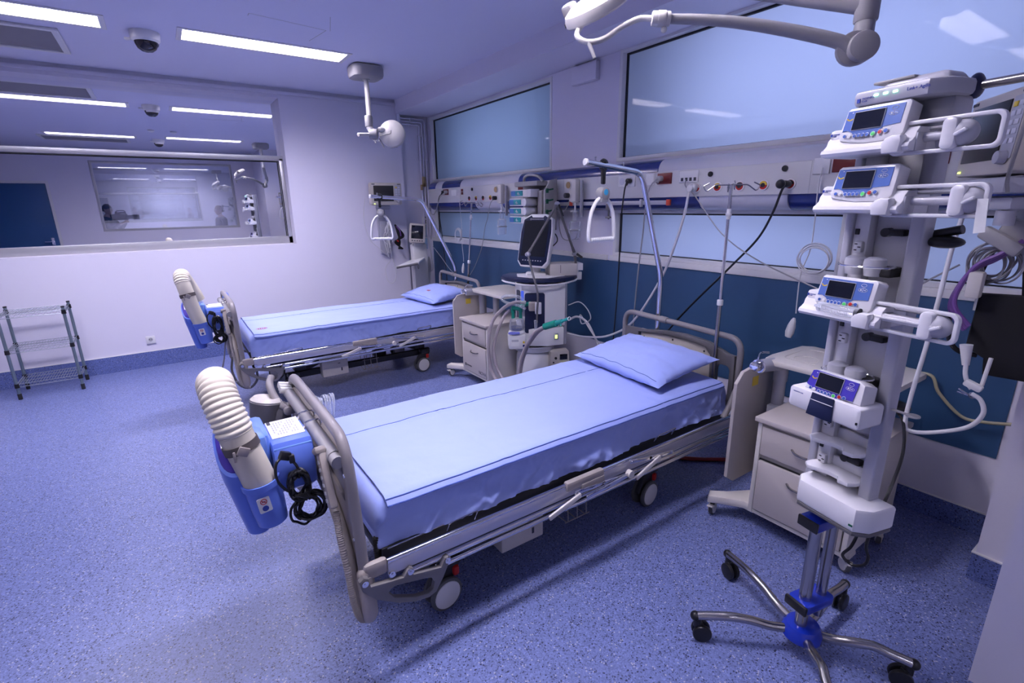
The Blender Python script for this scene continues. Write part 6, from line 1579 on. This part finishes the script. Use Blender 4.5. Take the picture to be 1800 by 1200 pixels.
m = MB(); m.cyl(V((2.50, .52, 1.10)) - o, V((2.50, .508, 1.02)) - o, .021, .012, n=14); m.tube([V(p) - o for p in ((2.50, .508, 1.03), (2.50, .503, .985), (2.50, .49, .95), (2.50, .475, .93))], .008, n=8); m.box(V((2.50, .472, .945)) - o, (.03, .06, .028), bev=.008, rot=Euler((.35, 0, 0))); m.cyl(V((2.51, .45, .95)) - o, V((2.52, .445, 1.06)) - o, .007, n=8); m.build('probe', M_['white'], t)
m = MB(); m.box(V((2.49, .495, .916)) - o, (.008, .035, .006), bev=.001, rot=Euler((.5, 0, 0))); m.box(V((2.49, .495, .908)) - o, (.008, .035, .005), bev=.001, rot=Euler((.15, 0, 0))); m.torus(V((2.50, .468, .905)) - o, .010, .003, 'X', n=14, m=6); m.build('clip', M_['chrome'], t)
cord('yellow_hose', 'yellowish tube draped from the tower along the teal wall', 'tube', [(3.02, 1.02, .93), (3.08, .945, .861), (3.09, .892, .806), (3.09, .814, .787), (3.09, .742, .780), (3.09, .701, .703), (3.09, .601, .614), (3.09, .516, .612), (3.10, .395, .64)], .008, 'yellowcable', n=10)
cord('red_hose', 'dark red hose lying on the floor under the near bed head', 'hose', [(2.40, 2.10, .016), (2.50, 1.93, .014), (2.568, 1.827, .014), (2.67, 1.72, .014), (2.80, 1.62, .014), (2.95, 1.50, .014)], .013, 'redcable', n=10)

# ================================================================== people in the corridor, mirrored in the observation window
def skin_mesh(name, joints, edges, mt, parent, root=0, lev=2):
    me = bpy.data.meshes.new(name); me.from_pydata([j[0] for j in joints], edges, []); me.materials.append(mt)
    o = bpy.data.objects.new(name, me); COL.objects.link(o); o.parent = parent
    sk = o.modifiers.new('skin', 'SKIN'); sk.use_smooth_shade = True
    for i, j in enumerate(joints):
        r = j[1]; me.skin_vertices[0].data[i].radius = (r, r) if not isinstance(r, tuple) else r
        me.skin_vertices[0].data[i].use_root = (i == root)
    sb = o.modifiers.new('sub', 'SUBSURF'); sb.levels = lev; sb.render_levels = lev
    dg = bpy.context.evaluated_depsgraph_get(); dg.update()
    nm = bpy.data.meshes.new_from_object(o.evaluated_get(dg)); o.modifiers.clear(); o.data = nm; nm.name = name
    for p in nm.polygons: p.use_smooth = True
    return o
def person(loc, rz, label, h, arms, hair, female=False):
    """faces local +y; arms: for each side shoulder->elbow->wrist points"""
    t = empty('person', loc, rz, label, 'person', 'people behind the glass'); k = h / 1.75
    S = lambda p: V(p) * k
    J = [(S((0, 0, .95)), (.15 * k, .11 * k)), (S((0, .0, 1.12)), (.135 * k, .10 * k)), (S((0, 0, 1.32)), (.155 * k, .11 * k)), (S((0, -.01, 1.44)), (.09 * k, .075 * k)), (S((0, .0, 1.51)), .052 * k), (S((0, .015, 1.56)), .055 * k)]
    E = [(0, 1), (1, 2), (2, 3), (3, 4), (4, 5)]
    fing = []
    for s, (el, wr) in zip((-1, 1), arms):
        b = len(J); sh = S((s * .175, 0, 1.42)); el = S(el); wr = S(wr); d = (wr - el).normalized(); pal = wr + d * .075 * k
        J += [(sh, .062 * k), (el, .044 * k), (wr, .028 * k), (pal, (.038 * k, .018 * k))]
        E += [(3, b), (b, b + 1), (b + 1, b + 2), (b + 2, b + 3)]
        side = d.cross(V((0, 0, 1))); side = side.normalized() if side.length > .1 else V((1, 0, 0)); dn = V((0, 0, -1))
        for q, (off, ln) in enumerate(((-.027, .062), (-.009, .074), (.009, .070), (.027, .055))):
            a = pal + side * (off * k) + d * .012 * k; c = len(J)
            J += [(a + d * ln * .45 * k, .009 * k), (a + d * ln * .8 * k + dn * .022 * k, .008 * k), (a + d * ln * .75 * k + dn * .048 * k, .0075 * k)]
            E += [(b + 3, c), (c, c + 1), (c + 1, c + 2)]
        c = len(J); a = wr + d * .03 * k + side * (.03 * k * -s)
        J += [(a + d * .02 * k, .011 * k), (a + d * .05 * k + dn * .02 * k, .009 * k)]; E += [(b + 2, c), (c, c + 1)]
    for s in (-1, 1):
        b = len(J); J += [(S((s * .09, 0, .86)), .088 * k), (S((s * .10, .01, .50)), .060 * k), (S((s * .10, -.01, .09)), .040 * k), (S((s * .10, .09, .04)), (.04 * k, .03 * k)), (S((s * .10, .17, .03)), (.036 * k, .024 * k))]
        E += [(0, b), (b, b + 1), (b + 1, b + 2), (b + 2, b + 3), (b + 3, b + 4)]
    body = skin_mesh('body', J, E, M_['skin'], t)
    # head merged into the body mesh
    m = MB(); c = S((0, .03, 1.645))
    def hd(u, v):
        th = 2 * pi * u; ph = pi * v; x = sin(ph) * cos(th); y = sin(ph) * sin(th); z = cos(ph)
        rx, ry, rz_ = .075, .095, .118
        jaw = max(0, -z); p = V((x * rx * (1 - .28 * jaw), y * ry * (1 - .12 * jaw) + .012 * jaw, z * rz_))
        if y > 0:
            p.y += .022 * math.exp(-((x / .16) ** 2)) * math.exp(-(((z + .10) / .16) ** 2))     # nose
            p.y -= .012 * math.exp(-(((abs(x) - .36) / .16) ** 2)) * math.exp(-(((z - .10) / .10) ** 2))  # eye sockets
            p.y += .007 * math.exp(-((x / .26) ** 2)) * math.exp(-(((z + .45) / .07) ** 2))     # lips
            p.y += .010 * math.exp(-((x / .3) ** 2)) * math.exp(-(((z + .85) / .14) ** 2))      # chin
        return c + p * k
    m.grid(hd, 36, 28)
    for s in (-1, 1): m.sph(c + V((s * .076, -.008, -.005)) * k, .024 * k, 10, (.35, .7, 1.2))
    b2_ = body.data; bm = bmesh.new(); bm.from_mesh(b2_); tmp = bpy.data.meshes.new('t'); bmesh.ops.remove_doubles(m.bm, verts=m.bm.verts[:], dist=.0005); bmesh.ops.recalc_face_normals(m.bm, faces=m.bm.faces[:]); m.bm.to_mesh(tmp); bm.from_mesh(tmp); bm.to_mesh(b2_); bm.free(); m.bm.free()
    for p in b2_.polygons: p.use_smooth = True
    m = MB()
    for s in (-1, 1): m.sph(c + V((s * .029, .083, .013)) * k, .0125 * k, 10)
    m.build('eyes', M_['white'], t)
    m = MB()
    for s in (-1, 1): m.sph(c + V((s * .029, .0935, .013)) * k, .0055 * k, 8)
    m.build('irises', M_['ink'], t)
    m = MB()
    def hr(u, v):
        th = 2 * pi * u; ph = (.60 if True else .5) * pi * v; x = sin(ph) * cos(th); y = sin(ph) * sin(th); z = cos(ph)
        n_ = .006 * NZ.noise(V((x * 7, y * 7, z * 7)))
        front = max(0, y)
        zc = max(z, .30 * front + (-.35 if y < 0 else -.05))
        return c + V((x * (.081 + n_), y * (.099 + n_) - .004, zc * (.124 + n_) + .004)) * k
    m.grid(hr, 30, 14); m.build('hair', M_[hair], t)
    # clothing: shirt and trousers a little outside the body
    b = 6
    Js = [(J[0][0], (.168 * k, .125 * k)), (J[1][0], (.152 * k, .116 * k)), (J[2][0], (.172 * k, .126 * k)), (J[3][0] - V((0, 0, .015)) * k, (.10 * k, .085 * k))]
    Es = [(0, 1), (1, 2), (2, 3)]
    for a0 in (6, 6 + 4 + 12 + 2):
        q = len(Js); w0 = J[a0 + 1][0].lerp(J[a0 + 2][0], .88)
        Js += [(J[a0][0], .074 * k), (J[a0 + 1][0], .055 * k), (w0, .040 * k)]; Es += [(3, q), (q, q + 1), (q + 1, q + 2)]
    skin_mesh('shirt', Js, Es, M_['shirtdark'], t)
    Jt = [(S((0, 0, .97)), (.160 * k, .12 * k))]; Et = []
    for s in (-1, 1):
        q = len(Jt); Jt += [(S((s * .092, 0, .84)), .105 * k), (S((s * .10, .01, .50)), .078 * k), (S((s * .10, -.01, .10)), .062 * k)]; Et += [(0, q), (q, q + 1), (q + 1, q + 2)]
    skin_mesh('trousers', Jt, Et, M_['trouser'], t)
    m = MB()
    for s in (-1, 1): m.box(S((s * .10, .07, .045)), (.10 * k, .29 * k, .09 * k), bev=.035)
    m.build('shoes', M_['black'], t)
    return t
person((1.28, -1.66, 0), radians(70), 'short-haired fair person in a dark jumper, hands held in front, at the window edge', 1.72, [((-.22, .02, 1.15), (-.06, .20, 1.10)), ((.22, .02, 1.15), (.06, .20, 1.08))], 'hairblond')
cam_p = person((-1.02, -1.72, 0), radians(-62), 'dark-clothed person holding a video camera to the shoulder behind the glass', 1.78, [((-.22, .14, 1.22), (-.10, .34, 1.34)), ((.24, .10, 1.20), (.12, .32, 1.40))], 'hairdark')
t = empty('video_camera', (-1.02, -1.72, 0), radians(-62), 'black shoulder video camera held by the person at the corridor window', 'video camera')
m = MB(); m.box((.04, .25, 1.505), (.10, .30, .14), bev=.02); m.box((.04, .10, 1.52), (.09, .10, .10), bev=.02); m.box((.04, .26, 1.60), (.03, .22, .03), bev=.01); m.build('camera_body', M_['black'], t)
m = MB(); m.cyl((.04, .38, 1.50), (.04, .56, 1.50), .042, .05, n=22, bev=.004); m.box((.04, .60, 1.50), (.13, .07, .11), bev=.008); m.build('lens', M_['beddark'], t)
m = MB(); m.tube([(.04, .18, 1.57), (.04, .20, 1.64), (.04, .36, 1.64), (.04, .38, 1.57)], .013, n=10); m.box((-.03, .25, 1.58), (.05, .09, .06), bev=.01); m.build('top_handle', M_['black'], t)
# ================================================================== daylight behind the frosted windows, camera, film
def area(name, loc, rot, sx, sy, e, col):
    l = bpy.data.lights.new(name, 'AREA'); l.shape = 'RECTANGLE'; l.size = sx; l.size_y = sy; l.energy = e; l.color = col
    o = bpy.data.objects.new(name, l); COL.objects.link(o); o.location = loc; o.rotation_euler = rot; o['kind'] = 'helper'; return o
RX = (0, radians(90), 0)    # area light looking along -x : local x -> vertical
DAY = (.64, .68, 1.0)
area('window_daylight', (3.85, 1.50, 2.42), RX, .55, 2.0, 17, DAY)
area('window_daylight', (3.85, 5.00, 2.36), RX, .55, 1.9, 8.0, (.52, .66, 1.0))
area('window_daylight', (3.85, 2.05, 1.43), RX, .25, 1.4, 8, DAY)
area('window_daylight', (3.85, .75, 1.43), RX, .25, .6, 3.2, DAY)
area('window_daylight', (3.85, 5.2, 1.43), RX, .25, 1.8, 4.0, (.52, .66, 1.0))
w = bpy.data.worlds.new('world'); SC.world = w; w.use_nodes = True
w.node_tree.nodes['Background'].inputs[0].default_value = (.5, .55, .8, 1); w.node_tree.nodes['Background'].inputs[1].default_value = .02

F = 867.59; yaw, pit, rol = radians(34.40575), radians(-15.47963), radians(-.848487)
f = V((sin(yaw) * cos(pit), cos(yaw) * cos(pit), sin(pit))); r = f.cross(V((0, 0, 1))).normalized(); u = r.cross(f)
r2 = r * cos(rol) + u * sin(rol); u2 = u * cos(rol) - r * sin(rol)
cd = bpy.data.cameras.new('camera'); cam = bpy.data.objects.new('camera', cd); COL.objects.link(cam)
cd.sensor_fit = 'HORIZONTAL'; cd.sensor_width = 36; cd.lens = F / 1800 * 36; cd.clip_start = .02; cd.clip_end = 60
cam.matrix_world = Matrix(((r2.x, u2.x, -f.x, 0), (r2.y, u2.y, -f.y, 0), (r2.z, u2.z, -f.z, 1.65), (0, 0, 0, 1)))
SC.camera = cam
vs = SC.view_settings; SC.display_settings.display_device = 'sRGB'
vs.view_transform = 'Standard'; vs.look = 'None'; vs.exposure = 1.05; vs.gamma = 1.0; vs.use_curve_mapping = False
SC.cycles.max_bounces = 8; SC.cycles.diffuse_bounces = 2; SC.cycles.glossy_bounces = 6; SC.cycles.transparent_max_bounces = 16
SC.cycles.sample_clamp_indirect = 6
